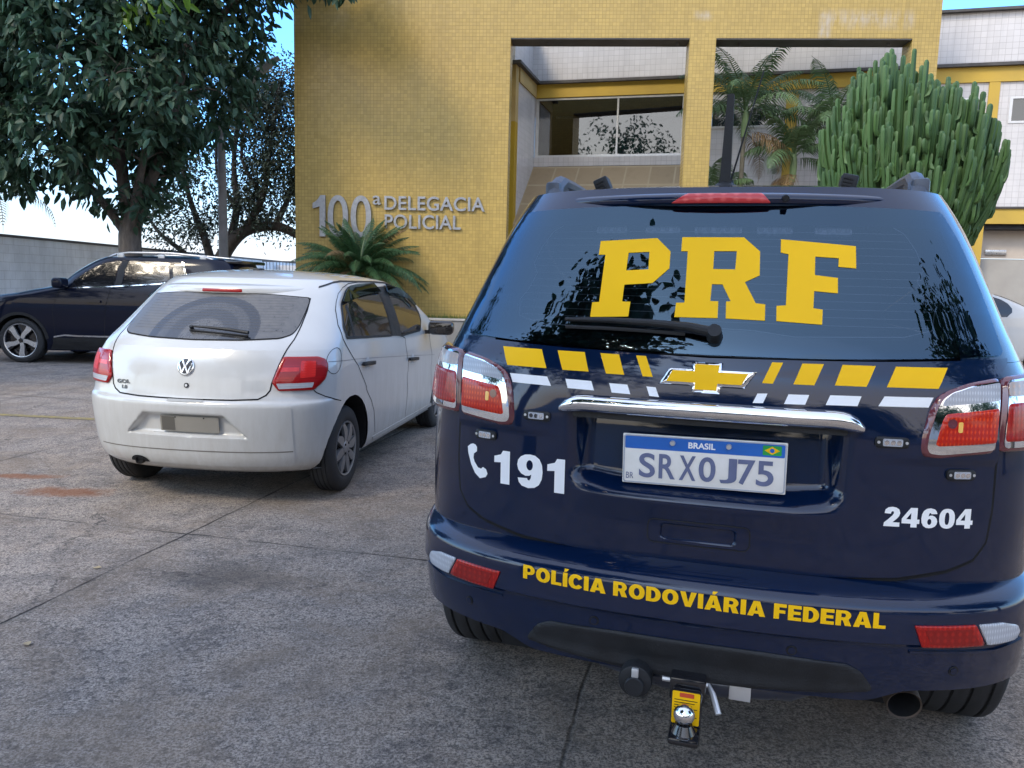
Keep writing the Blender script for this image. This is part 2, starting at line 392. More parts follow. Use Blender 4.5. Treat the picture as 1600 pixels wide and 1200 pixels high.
# ---------- heavy grotesque lettering drawn as polygons
def _arc(cx, cy, rx, ry, a0, a1, n=14, k=1.): return [(cx + rx*math.copysign(abs(math.cos(a))**k, math.cos(a)), cy + ry*math.copysign(abs(math.sin(a))**k, math.sin(a))) for a in [R(a0 + (a1-a0)*i/n) for i in range(n+1)]]
_T, _H = .27, .215
_six = [(.33, -.01), (.46, .01), (.57, .08), (.64, .19), (.66, .33), (.63, .48), (.55, .59), (.44, .645), (.34, .63), (.285, .585), (.30, .70), (.335, .775), (.375, .765), (.395, .71), (.64, .73), (.61, .86), (.53, .96), (.36, 1.01), (.20, .975), (.09, .875), (.02, .70), (.0, .48), (.02, .26), (.09, .10), (.20, .01)]
_sixh = _arc(.335, .315, .085, .155, 0, 360, 15)[:-1]
GLY = {'I': ([[(0, 0), (_T, 0), (_T, 1), (0, 1)]], [], _T), 'L': ([[(0, 0), (.62, 0), (.62, _H), (_T, _H), (_T, 1), (0, 1)]], [], .62),
 'E': ([[(0, 0), (.66, 0), (.66, _H), (_T, _H), (_T, .41), (.62, .41), (.62, .61), (_T, .61), (_T, 1-_H), (.66, 1-_H), (.66, 1), (0, 1)]], [], .66),
 'F': ([[(0, 0), (_T, 0), (_T, .39), (.57, .39), (.57, .60), (_T, .60), (_T, 1-_H), (.63, 1-_H), (.63, 1), (0, 1)]], [], .63),
 'P': ([[(0, 0), (_T, 0), (_T, .33), (.40, .33)] + _arc(.40, .665, .34, .335, -90, 90)[1:] + [(0, 1)]], [[(_T, .53), (.38, .53)] + _arc(.38, .67, .10, .14, -90, 90, 8)[1:-1] + [(.38, .81), (_T, .81)]], .75),
 'R': ([[(0, 0), (_T, 0), (_T, .375), (.35, .375), (.47, 0), (.78, 0), (.63, .42)] + _arc(.42, .69, .33, .31, -44, 90)[0:] + [(0, 1)]], [[(_T, .56), (.40, .56)] + _arc(.40, .685, .09, .125, -90, 90, 8)[1:-1] + [(.40, .81), (_T, .81)]], .79),
 'D': ([[(0, 0), (.36, 0)] + _arc(.36, .5, .43, .5, -90, 90)[1:] + [(0, 1)]], [[(_T, .215), (.34, .215)] + _arc(.34, .5, .17, .285, -90, 90, 10)[1:-1] + [(.34, .785), (_T, .785)]], .79),
 'O': ([_arc(.43, .5, .43, .515, 0, 360, 26, .9)[:-1]], [_arc(.43, .5, .155, .285, 0, 360, 20)[:-1]], .86),
 'C': ([_arc(.43, .5, .43, .515, 33, 327, 24, .9) + [(.60, .33)] + _arc(.43, .5, .155, .285, 310, 50, 16) + [(.60, .66)]], [], .82),
 'A': ([[(0, 0), (.29, 0), (.335, .17), (.565, .17), (.61, 0), (.90, 0), (.61, 1), (.29, 1)]], [[(.385, .37), (.515, .37), (.45, .71)]], .90),
 'V': ([[(0, 1), (.29, 0), (.58, 0), (.87, 1), (.58, 1), (.435, .33), (.29, 1)]], [], .87),
 '1': ([[(.20, 0), (.47, 0), (.47, 1), (.26, 1), (.20, .88), (0, .81), (0, .62), (.20, .64)]], [], .47), '0': ([_arc(.33, .5, .33, .51, 0, 360, 24, .85)[:-1]], [_arc(.33, .5, .095, .32, 0, 360, 16, .8)[:-1]], .66),
 '4': ([[(.37, 0), (.62, 0), (.62, .19), (.72, .19), (.72, .41), (.62, .41), (.62, 1), (.34, 1), (0, .43), (0, .19), (.37, .19)]], [[(.37, .41), (.37, .74), (.18, .41)]], .72),
 '2': ([[(0, 0), (.64, 0), (.64, .22), (.36, .22), (.53, .42), (.61, .55), (.645, .70), (.60, .88), (.49, .975), (.33, 1.01), (.16, .975), (.05, .86), (.02, .67), (.27, .65), (.285, .74), (.34, .79), (.385, .76), (.39, .68), (.34, .57), (.17, .36), (.02, .19)]], [], .65),
 '6': ([_six], [_sixh], .66), '9': ([[(.66-a, 1-b) for a, b in _six]], [[(.66-a, 1-b) for a, b in _sixh]], .66)}
GLY['Í'] = (GLY['I'][0] + [[(.06, 1.06), (.19, 1.06), (.34, 1.24), (.08, 1.24)]], [], _T); GLY['Á'] = (GLY['A'][0] + [[(.38, 1.06), (.51, 1.06), (.66, 1.24), (.40, 1.24)]], GLY['A'][1], .90)
def glyph_decal(name, sh, body, quad, off, mat, parent, gap=.085, space=.30, step=.16, **k):
    """body drawn with GLY, baseline to cap height filling quad TL,TR,BR,BL on shell sh"""
    x = 0; items = []
    for ch in body:
        if ch == ' ': x += space; continue
        o, h, w = GLY[ch]; items.append((x, o, h)); x += w + gap
    W_ = x - gap; tl, tr, br, bl = [np.array(q, float) for q in quad]; VV = []; FF = []
    for x0, outs, holes in items:
        for i, o in enumerate(outs):
            V, F, _ = poly_grid(o, step, holes if i == 0 else ()); b = len(VV)
            for px, py in V:
                a = (x0 + px)/W_; q = (bl*(1-a) + br*a)*(1-py) + (tl*(1-a) + tr*a)*py; VV.append(sh.pt(q[0], q[1], off(q[0], q[1]) if callable(off) else off))
            FF += [tuple(i + b for i in f) for f in F]
    return mesh_obj(name, VV, FF, mat, parent, **k)
def liner_for(sh, cen, r, x0, parent, scale=1., rise=0., taper=None):
    """curved dark wheel-well skins ending just inside the body side"""
    n = 28
    for y, z in cen:
        for s in (1, -1):
            m = MB(); A = [(y + r*math.cos(a), z + r*math.sin(a)) for a in np.linspace(-.25, math.pi+.25, n)]; o = []; i_ = []
            for p, q in A:
                q2 = max(q, sh.z0 + .01); u = sh.u_of_y(p, q2); X = sh.at(u, q2)[0] - .012; o.append((s*X, p, q)); i_.append((s*x0, p, q))
            m.add(o + i_, [(i, i+1, i+1+n, i+n) for i in range(n-1)]); m.add([(s*x0, y, z)] + i_, [(0, i+1, i+2) for i in range(n-1)]); m.build('wheel_liner', M_GAP, parent)
# ---------- ground: one sheet of old concrete slabs
def ground_mat():
    t = NT('old_concrete'); x, y, z = t.xyz(); th = .228
    xr = t.math('SUBTRACT', t.math('MULTIPLY', x, math.cos(th)), t.math('MULTIPLY', y, math.sin(th)))
    yr = t.math('ADD', t.math('MULTIPLY', x, math.sin(th)), t.math('MULTIPLY', y, math.cos(th)))
    wob = t.math('MULTIPLY', t.math('SUBTRACT', t.noise(2.2, 6, .65), .5), .05)
    def joint(c, o, per):
        f = t.math('FRACT', t.math('DIVIDE', t.math('ADD', t.math('SUBTRACT', c, o - per/2), wob), per))
        return t.math('ABSOLUTE', t.math('MULTIPLY', t.math('SUBTRACT', f, .5), per))
    d = t.math('MINIMUM', joint(xr, -2.66, 2.34), joint(yr, 3.68, 3.7))
    jw = t.math('MULTIPLY', t.noise(5, 3), .008)
    line = t.n('ShaderNodeMapRange', {0: d, 1: t.math('MULTIPLY', jw, .45), 2: t.math('ADD', jw, .006), 3: 1., 4: 0.}).outputs[0]
    halo = t.n('ShaderNodeMapRange', {0: d, 1: 0., 2: .12, 3: .14, 4: 0.}).outputs[0]
    line = t.math('MULTIPLY', line, t.ramp(t.noise(3.1, 3), (.36, .22), (.62, .85)))
    big = t.noise(.55, 6, .62); mid = t.noise(4.5, 8, .7, dist=.4)
    vor = t.n('ShaderNodeTexVoronoi', {'Vector': t.co, 'Scale': 62., 'Randomness': 1.}); cell = t.n('ShaderNodeSeparateXYZ', {0: vor.outputs['Color']}).outputs[0]
    fine = t.noise(105, 4, .8); pits = t.noise(34, 6, .8)
    c = t.mix(t.ramp(big, (.32, 0.), (.68, 1.)), (.32, .275, .235), (.50, .43, .365))
    c = t.mix(t.ramp(mid, (.42, 0.), (.60, .8)), c, (.145, .136, .134))
    patchy = t.ramp(t.noise(1.3, 5, .6, dist=1.2), (.40, 0.), (.66, 1.))
    c = t.mix(t.math('MULTIPLY', patchy, .55), c, (.36, .335, .315))
    c = t.mix(t.math('MULTIPLY', t.ramp(cell, (.5, 0.), (.9, 1.)), .6), c, (.45, .41, .37))
    c = t.mix(t.math('MULTIPLY', t.ramp(fine, (.43, 1.), (.54, 0.)), .78), c, (.055, .049, .046))
    c = t.mix(t.math('MULTIPLY', t.ramp(pits, (.40, 1.), (.50, 0.)), .75), c, (.055, .052, .052))
    brown = t.ramp(t.noise(1.05, 6, .65, dist=.8, vec=t.n('ShaderNodeMapping', {0: t.co, 'Location': (4.3, 2.2, 0)}).outputs[0]), (.47, 0.), (.64, 1.))
    warm = t.n('ShaderNodeMapRange', {0: t.math('SUBTRACT', t.math('ADD', x, t.math('MULTIPLY', t.math('SUBTRACT', t.noise(1.2, 4), .5), 1.6)), t.math('MULTIPLY', y, .25)), 1: -1.6, 2: .2, 3: .25, 4: .7}).outputs[0]
    c = t.mix(warm, c, t.mix(1., c, (1.06, .90, .74), 'MULTIPLY')); c = t.mix(t.math('MULTIPLY', brown, .5), c, (.19, .14, .095))
    vc = t.n('ShaderNodeTexVoronoi', {'Vector': t.n('ShaderNodeVectorMath', {0: t.co, 1: t.n('ShaderNodeVectorMath', {0: t.n('ShaderNodeTexNoise', {'Vector': t.co, 'Scale': 1.7, 'Detail': 7., 'Roughness': .7}).outputs['Color'], 'Scale': .9}, operation='SCALE').outputs[0]}, operation='ADD').outputs[0], 'Scale': .42}, feature='DISTANCE_TO_EDGE')
    crack = t.math('MULTIPLY', t.ramp(vc.outputs['Distance'], (.002, 1.), (.007, 0.)), t.ramp(t.noise(.8, 4), (.50, 0.), (.60, .8)))
    def blot(px, py, sx, sy, ang=0.):
        dx = t.math('SUBTRACT', x, px); dy = t.math('SUBTRACT', y, py)
        r = t.math('SQRT', t.math('ADD', t.math('POWER', t.math('DIVIDE', dx, sx), 2.), t.math('POWER', t.math('DIVIDE', dy, sy), 2.)))
        r = t.math('ADD', r, t.math('MULTIPLY', t.math('SUBTRACT', t.noise(7, 6, .7), .5), 1.8)); return t.ramp(r, (.45, 1.), (1.0, 0.))
    rust = t.math('MAXIMUM', blot(-3.38, 5.32, .32, .09), blot(-2.87, 4.95, .36, .14))
    c = t.mix(t.math('MULTIPLY', rust, .75), c, (.20, .075, .028))
    oil = t.math('MAXIMUM', blot(-.18, 2.62, .05, .05), t.math('MAXIMUM', blot(.0, 3.1, .06, .04), blot(-1.35, 3.6, .35, .25)))
    c = t.mix(t.math('MULTIPLY', oil, .5), c, (.04, .037, .036))
    c = t.mix(crack, c, (.03, .028, .027)); c = t.mix(halo, c, (.06, .055, .05)); c = t.mix(line, c, (.018, .017, .016))
    t.p(base=c, rough=t.ramp(mid, (.3, .82), (.7, .95)), spec=.3)
    h = t.math('ADD', t.math('MULTIPLY', fine, .35), t.math('ADD', t.math('MULTIPLY', pits, .6), t.math('MULTIPLY', cell, .35)))
    h = t.math('SUBTRACT', h, t.math('MULTIPLY', line, 2.5)); t.bump(h, .85, .006); return t.m
def disc_ground():
    V = [(0, 0, 0)]; F = []; rs = [3, 8, 20, 60, 200, 900]; n = 48
    for r in rs: V += [(r*math.cos(2*math.pi*k/n), r*math.sin(2*math.pi*k/n), 0) for k in range(n)]
    for k in range(n): F.append((0, 1+k, 1+(k+1) % n))
    for j in range(len(rs)-1):
        for k in range(n): a = 1+j*n+k; b = 1+j*n+(k+1) % n; F.append((a, a+n, b+n, b))
    return V, F
mesh_obj('ground', *disc_ground(), ground_mat(), kind='structure')
def worn_paint():
    t = NT('worn_yellow_paint'); w = t.ramp(t.math('ADD', t.noise(9, 8, .75), t.math('MULTIPLY', t.noise(60, 3), .2)), (.50, 0.), (.70, 1.))
    t.p(base=t.mix(w, (.17, .145, .09), (.28, .215, .075)), rough=.9); t.bump(t.noise(220, 3), .4, .004); return t.m
def ground_strip(name, p0, p1, w, z, mat):
    a = Vector((*p0, z)); b = Vector((*p1, z)); n = Vector((-(b-a).y, (b-a).x, 0)).normalized()*w/2
    return mesh_obj(name, [a+n, b+n, b-n, a-n], [(0, 3, 2, 1)], mat, kind='structure')
ground_strip('painted_bay_line', (-9.5, 8.15), (-3.35, 7.44), .10, .004, worn_paint())

# ---------- materials of the buildings
def tile_mat(name, col, grout, w, h, mortar, vary, rough, axis=0, stain=None, tilt=.035, flip=(0, 2)):
    t = NT(name); xyz = t.xyz()
    v = t.n('ShaderNodeCombineXYZ', {0: xyz[flip[0]], 1: xyz[flip[1]], 2: 0.}).outputs[0]
    fx = t.math('DIVIDE', xyz[flip[0]], w); fz = t.math('DIVIDE', xyz[flip[1]], h)
    def edge(f, s):
        q = t.math('ABSOLUTE', t.math('SUBTRACT', t.math('FRACT', f), .5)); return t.math('GREATER_THAN', q, .5 - mortar/s/2)
    g = t.math('MAXIMUM', edge(fx, w), edge(fz, h))
    cellv = t.n('ShaderNodeCombineXYZ', {0: t.math('FLOOR', fx), 1: t.math('FLOOR', fz), 2: 0.}).outputs[0]
    wnz = t.n('ShaderNodeTexWhiteNoise', {0: cellv}, noise_dimensions='3D')
    c = t.mix(t.ramp(wnz.outputs[0], (0, 0.), (1, 1.)), tuple(a*(1-vary) for a in col), tuple(min(.9, a*(1+vary)) for a in col))
    c = t.mix(t.math('MULTIPLY', t.ramp(t.noise(.5, 6, .6), (.35, 0.), (.7, 1.)), .26), c, tuple(a*.6 for a in col))
    st_ = t.ramp(t.noise(1.0, 6, .7, vec=t.n('ShaderNodeMapping', {0: t.co, 'Scale': (3.2, 3.2, .22)}).outputs[0]), (.50, 0.), (.74, 1.)); c = t.mix(t.math('MULTIPLY', st_, .30), c, tuple(a*.5 for a in col))
    gm = t.ramp(t.noise(1.1, 4), (.35, .55), (.65, 1.))
    c = t.mix(t.math('MULTIPLY', g, gm), c, grout)
    if stain: c = stain(t, c, xyz)
    nv = t.n('ShaderNodeVectorMath', {0: wnz.outputs[1], 1: (.5, .5, .5)}, operation='SUBTRACT').outputs[0]
    nv = t.n('ShaderNodeVectorMath', {0: nv, 'Scale': tilt}, operation='SCALE').outputs[0]
    ge = t.n('ShaderNodeNewGeometry').outputs['Normal']
    nn = t.n('ShaderNodeVectorMath', {0: t.n('ShaderNodeVectorMath', {0: ge, 1: nv}, operation='ADD').outputs[0]}, operation='NORMALIZE').outputs[0]
    bp = t.n('ShaderNodeBump', {'Height': t.math('SUBTRACT', 1., g), 'Strength': .35, 'Distance': .004, 'Normal': nn}).outputs[0]
    t.p(base=c, rough=t.mix(g, (rough,)*3, (.8, .8, .8)), spec=.5); t.set(t.b, 'Normal', bp); return t.m
def lime_stain(t, c, xyz):
    def boxm(x0, x1, z0, z1, s=.12):
        a = lambda v, l, h: t.math('MULTIPLY', t.n('ShaderNodeMapRange', {0: v, 1: l-s, 2: l+s}).outputs[0], t.n('ShaderNodeMapRange', {0: v, 1: h-s, 2: h+s, 3: 1., 4: 0.}).outputs[0])
        return t.math('MULTIPLY', a(xyz[0], x0, x1), a(xyz[2], z0, z1))
    n = t.ramp(t.noise(1.0, 7, .7, vec=t.n('ShaderNodeMapping', {0: t.co, 'Scale': (2.6, 1, .7)}).outputs[0]), (.42, 0.), (.62, 1.))
    m = t.math('MAXIMUM', boxm(6.35, 8.15, 6.95, 7.2), t.math('MAXIMUM', boxm(3.70, 4.05, 7.08, 7.22, .06), boxm(6.30, 6.52, 6.70, 7.2, .06)))
    return t.mix(t.math('MULTIPLY', t.math('MULTIPLY', m, n), .75), c, (.46, .43, .42))
M_YT = tile_mat('yellow_mosaic', (.44, .305, .085), (.25, .175, .055), .0755, .0755, .0080, .09, .30, stain=lime_stain)
M_WT = tile_mat('white_glazed_tile', (.62, .60, .60), (.33, .31, .31), .155, .155, .008, .04, .16, tilt=.02)
M_WTS = tile_mat('white_glazed_tile_side', (.62, .61, .62), (.33, .32, .32), .155, .155, .008, .04, .18, tilt=.015, flip=(1, 2))
M_YP = simple('yellow_paint', (.52, .345, .055), .65, .10, 1.2, .15, 40)
M_OCHRE = simple('ochre_plaster', (.46, .335, .135), .75, .12, 2.0, .15, 40)
M_LEDGE = simple('weathered_ledge', (.085, .080, .078), .85, .35, 3.0, .4, 30)
M_TAN = tile_mat('tan_awning_panel', (.34, .245, .135), (.42, .33, .20), .72, .62, .05, .06, .75, tilt=0)
M_WPAINT = simple('white_wall_paint', (.60, .585, .58), .7, .06, 1.5, .1, 40)
M_CONC = simple('grey_render', (.20, .195, .185), .9, .3, 2.5, .4, 30)
M_ALU = simple('aluminium', (.62, .62, .62), .35, .06, 6, metal=.6)
M_DARKROOM = simple('dark_interior', (.012, .012, .014), .9)
def window_glass():
    t = NT('window_glass'); t.p(base=(.012, .016, .022), rough=.02, ior=2.2)
    t.bump(t.noise(1.3, 2), .04, .02); return t.m
M_WGLASS = window_glass()

# ---------- yellow portal front
FA = math.atan(.078)
fac = empty('portal_building', (0, 17.9, 0), -FA, label='yellow mosaic tiled portal front with two tall openings and steel letters', cat='building')
b = MB(); TOP = 9.6; D = .52
b.box(-5.05, 0, 0, -.22, D, 6.70); b.box(-5.05, 0, 6.70, 8.74, D, TOP)      # left panel, lintel
b.box(3.61, 0, 0, 4.165, D, 6.70); b.box(8.195, 0, 0, 8.74, D, 6.70)        # middle column, right pillar
b.build('wall', M_YT, fac, smooth=False)
b = MB(); b.box(-5.052, -.012, TOP, 8.742, D+.03, TOP+.07); b.build('coping', M_LEDGE, fac, smooth=False)
b = MB(); b.box(-.215, .006, 6.672, 3.605, D+.02, 6.697); b.box(4.17, .006, 6.672, 8.19, D+.02, 6.697); b.build('soffit', M_LEDGE, fac, smooth=False)
b = MB()
for x in (.58, 3.38, 4.7, 7.8): b = MB(); b.lathe([(0, .035), (.05, .035), (.06, .02)], 10, Matrix.Translation((x, .25, 6.672)) @ Matrix.Rotation(R(90), 4, 'Y')); b.build('downlight', M_LEDGE, fac)
# side and rear volume behind the left panel
b = MB(); b.box(-5.04, D+.002, 0, -3.2, 9.0, 9.2); b.build('side_block', M_OCHRE, fac, smooth=False)

# ---------- raised planter at the foot of the portal
pl = empty('planter', (0, 17.9, 0), -FA, label='low grey rendered planter wall at the foot of the yellow mosaic wall', cat='planter')
b = MB(); b.box(-5.6, -1.0, 0, -.3, -.82, .585); b.box(-5.6, -.818, 0, -5.42, -.02, .585); b.box(-.48, -.818, 0, -.3, -.02, .585); b.build('wall', M_CONC, pl, smooth=False)
b = MB(); b.box(-5.63, -1.03, .587, -.27, -.80, .622); b.build('coping', simple('planter_coping', (.34, .33, .31), .85, .2, 4), pl, smooth=False)
M_SOIL = simple('soil', (.045, .032, .02), .95, .3, 20, .8, 60)
b = MB(); b.box(-5.418, -.818, .0, -.482, -.022, .56); b.build('soil', M_SOIL, pl, smooth=False)

# ---------- station wing behind, white tile and yellow bands
TH = R(15); bx0 = .0201*25
WK = .88
wing = empty('station_wing', (bx0*WK, 25*WK, 1.411*(1-WK)), -TH, label='two storey station wing in white tile with yellow bands behind the portal', cat='building'); wing.scale = (WK, WK, WK)
b = MB(); b.box(-3.2, .12, 7.5, 20, 5, 8.86); b.build('parapet', M_WT, wing, smooth=False)
b = MB(); b.box(-3.3, -.02, 8.86, 20.1, 5.1, 8.93); b.build('parapet_coping', M_LEDGE, wing, smooth=False)
b = MB(); b.box(-.0, -.18, 7.42, 20, .118, 7.50); b.box(12.0, -.10, 3.74, 20, .02, 3.79); b.build('ledge', M_LEDGE, wing, smooth=False)
b = MB(); b.box(0, -.06, 7.03, 20, .30, 7.418); b.box(12.25, -.05, 3.34, 20, .22, 3.737); b.build('yellow_band', M_YP, wing, smooth=False)
# upper wall with window holes: built as piers and spandrels
b = MB()
def wall_row(x0, x1, z0, z1, holes):
    xs = x0
    for a, c, za, zc in sorted(holes):
        b.box(xs, 0, z0, a, .25, z1); b.box(a, 0, z0, c, .25, za); b.box(a, 0, zc, c, .25, z1); xs = c
    b.box(xs, 0, z0, x1, .25, z1)
WINS = [(5.22, 7.06, 6.03, 6.65), (7.82, 9.6, 6.0, 6.62), (10.35, 12.22, 5.98, 6.62), (12.92, 14.8, 5.98, 6.62), (15.5, 17.2, 5.98, 6.62)]
wall_row(4.6, 19.9, 3.8, 7.028, WINS)
b.build('wall', M_WT, wing, smooth=False); b = MB(); b.box(4.6, 0, -.4, 12.56, .25, 3.798); b.build('lower_wall', M_WT, wing, smooth=False); b = MB(); b.box(16.2, 0, -.4, 19.9, .25, 3.338); b.build('lower_wall', M_WT, wing, smooth=False); b = MB(); b.box(0, 0, 4.9, .035, .258, 7.028); b.build('window_jamb', M_WT, wing, smooth=False); b = MB(); b.box(4.50, 0, 4.9, 4.598, .258, 7.028)
b.build('window_jamb', M_WT, wing, smooth=False)
b = MB(); b.box(0, 1.8, 3.0, 4.6, 1.9, 7.03); b.box(0, .26, 5.0, .05, 1.8, 7.0); b.box(4.55, .26, 5.0, 4.6, 1.8, 7.0); b.box(0, .26, 7.0, 4.6, 1.9, 7.03); b.build('room', M_DARKROOM, wing, smooth=False)
M_TUBE = simple('tube_lamp_casing', (.75, .75, .72), .4)
for x in (1.0, 3.6):
    q = MB(); q.rbox(x-.55, .9, 6.62, x+.55, 1.02, 6.67, .01); q.build('tube_lamp', M_TUBE, wing)
for k, s in enumerate([(7.28, 7.60), (9.75, 10.15), (12.37, 12.63), (15.0, 15.3)]):
    b = MB(); b.box(s[0], -.05, 3.8 if k > 1 else -.4, s[1], -.001, 7.028); b.build('column', M_YP, wing, smooth=False)
b = MB(); b.box(12.27, -.045, -.4, 12.57, -.001, 3.338); b.build('column', M_YP, wing, smooth=False)
def window(x0, x1, z0, z1, mull, f=.05, y=-.02, parent=wing, pane_m=M_WGLASS):
    fr = MB()
    fr.box(x0-f*.4, y, z0-f*.4, x0+f, y+.09, z1+f*.4); fr.box(x1-f, y, z0-f*.4, x1+f*.4, y+.09, z1+f*.4)
    fr.box(x0+f, y, z0-f*.4, x1-f, y+.09, z0+f*.8); fr.box(x0+f, y, z1-f*.6, x1-f, y+.09, z1+f*.4)
    for m in mull: fr.box(m-f*.45, y+.004, z0+f*.8, m+f*.45, y+.086, z1-f*.6)
    o = fr.build('window_frame', M_ALU, parent, smooth=False)
    pn = MB(); xs = [x0+f] + list(mull) + [x1-f]
    for a, c in zip(xs[:-1], xs[1:]):
        q = MB(); q.box(a+.002, y+.04, z0+f*.8, c-.002, y+.052, z1-f*.6); q.build('pane', pane_m, o, smooth=False)
    return o
for w_ in WINS: window(*w_, [(w_[0]+w_[1])/2])
def clear_tint():
    t = NT('tinted_clear_glass'); fr = t.n('ShaderNodeFresnel', {0: 2.2}).outputs[0]
    tr = t.n('ShaderNodeBsdfTransparent', {0: (.42, .45, .47, 1)}); gl = t.n('ShaderNodeBsdfGlossy', {0: (1, 1, 1, 1), 1: .015})
    mxs = t.n('ShaderNodeMixShader', {0: t.math('MULTIPLY', fr, t.ramp(t.noise(2.5, 3), (.3, .95), (.7, 1.))), 1: tr.outputs[0], 2: gl.outputs[0]})
    t.t.links.new(mxs.outputs[0], t.t.nodes['Material Output'].inputs[0]); return t.m
M_TGLASS = clear_tint()
wf = window(.06, 4.47, 5.29, 6.99, [2.53], .055, -.03, pane_m=M_TGLASS)
for x in (2.44, 2.56): b = MB(); b.rbox(x, -.05, 5.82, x+.06, -.032, 5.92, .006); b.build('latch', M_WPAINT, wf)
b = MB(); b.box(.0, -.07, 5.0, 4.6, .25, 5.265); b.build('sill', M_WT, wing, smooth=False)
# sloping tan panelled awning below the big window
n_ = 20; aw = mesh_obj('awning', [(0, -.06, 4.99), (4.6, -.06, 4.99), (4.6, -2.3, 3.1), (0, -2.3, 3.1), (0, -.06, 4.89), (4.6, -.06, 4.89), (4.6, -2.3, 3.0), (0, -2.3, 3.0)],
    [(0, 3, 2, 1), (4, 5, 6, 7), (0, 1, 5, 4), (1, 2, 6, 5), (2, 3, 7, 6), (3, 0, 4, 7)], M_TAN, wing)
b = MB(); b.box(0, -2.28, -.4, 4.6, -2.1, 2.998); b.build('porch_wall', M_CONC, wing, smooth=False)
# left return wall running towards the portal
b = MB(); b.box(-.28, -2.05, -.4, -.002, .0, 7.03); b.build('return_wall', M_WTS, wing, smooth=False)
b = MB(); b.box(-.30, -2.05, 7.032, .04, .0, 7.418); b.build('return_band', M_OCHRE, wing, smooth=False)
b = MB(); b.box(-1.0, -2.36, -.4, .0, -2.052, 5.9); b.build('return_pillar', simple('yellow_pillar_paint', (.42, .27, .015), .6, .1, 1.5), wing, smooth=False)
b = MB(); b.box(-1.0, -2.36, 5.902, .0, -2.052, 7.418); b.build('return_pillar_head', M_OCHRE, wing, smooth=False)
b = MB(); b.box(-1.1, -2.5, 7.42, .16, .0, 7.50); b.build('return_ledge', M_LEDGE, wing, smooth=False)
b = MB(); b.box(-3.2, -2.0, 7.502, -.14, .118, 9.1); b.build('return_parapet', M_WTS, wing, smooth=False)
# ground-floor opening at the right with shutter box and bench
b = MB(); b.box(12.58, .5, 2.44, 16.2, .56, 3.34); b.build('shutter_box', simple('cream_tile', (.50, .43, .36), .5, .06, 3), wing, smooth=False)
b = MB(); b.box(12.58, .53, -.4, 16.2, .60, 2.425); b.build('roller_shutter', simple('grey_shutter', (.36, .34, .31), .55, .08, 2, .1, 8), wing, smooth=False)
b = MB(); b.box(12.58, .05, 3.20, 16.2, .48, 3.338); b.build('shutter_top_shade', M_DARKROOM, wing, smooth=False)  # dark box standing for the shade at the top of the opening
b = MB(); b.rbox(12.80, .44, 2.53, 13.32, .498, 2.67, .01); b.build('name_plate', simple('brushed_plate', (.45, .45, .45), .3, .15, 30, metal=.9), wing)

# ---------- steel lettering on the mosaic
M_STEEL = simple('brushed_letter_steel', (.36, .37, .39), .42, .15, 14, metal=.9)
sg = empty('wall_sign', (0, 17.9, 0), -FA, label='raised steel letters 100ª DELEGACIA POLICIAL on the yellow mosaic wall', cat='sign')
def raised(name, body, x0, x1, z0, z1, ref=None, bold=.006, y=-.02, d=.035):
    V, F = text2d(body, bold, 1.03); rv = text2d(ref or body, bold, 1.03)[0]
    a0 = min(v[0] for v in V); a1 = max(v[0] for v in V); b0 = min(v[1] for v in rv); b1 = max(v[1] for v in rv)
    P = [(x0 + (v[0]-a0)/(a1-a0)*(x1-x0), z0 + (v[1]-b0)/(b1-b0)*(z1-z0)) for v in V]; n = len(P)
    W = [(p[0], y-d, p[1]) for p in P] + [(p[0], y, p[1]) for p in P]
    cnt = {}
    for f in F:
        for a, c in zip(f, f[1:] + f[:1]): cnt[(a, c)] = 1
    G = list(F) + [tuple(i+n for i in reversed(f)) for f in F]
    for (a, c) in cnt:
        if (c, a) not in cnt: G.append((c, a, a+n, c+n))
    return mesh_obj(name, W, G, M_STEEL, sg)
V_ = []; F_ = []
def raised_poly(name, o, h, y=-.02, d=.04):
    V, F, _ = poly_grid(o, 9, h); n = len(V); cnt = {(a, c) for f in F for a, c in zip(f, f[1:] + f[:1])}
    W = [(p[0], y-d, p[1]) for p in V] + [(p[0], y, p[1]) for p in V]
    return mesh_obj(name, W, [tuple(f) for f in F] + [tuple(i+n for i in reversed(f)) for f in F] + [(c, a, a+n, c+n) for a, c in cnt if (c, a) not in cnt], M_STEEL, sg)
raised_poly('digit', [(-4.47, 2.36), (-4.335, 2.36), (-4.335, 3.28), (-4.45, 3.28), (-4.50, 3.20), (-4.56, 3.14), (-4.63, 3.10), (-4.63, 2.98), (-4.47, 3.03)], [])
for cx_ in (-4.045, -3.515): raised_poly('digit', _arc(cx_, 2.82, .235, .465, 0, 360, 40, .92)[:-1], [_arc(cx_, 2.82, .115, .345, 0, 360, 36, .92)[:-1]])
if 0: pass
raised('ordinal_mark', 'a', -3.25, -3.06, 3.09, 3.29)
raised('word', 'DELEGACIA', -2.98, -.71, 2.98, 3.29, bold=.012); raised('word', 'POLICIAL', -2.97, -1.24, 2.57, 2.885, bold=.012)

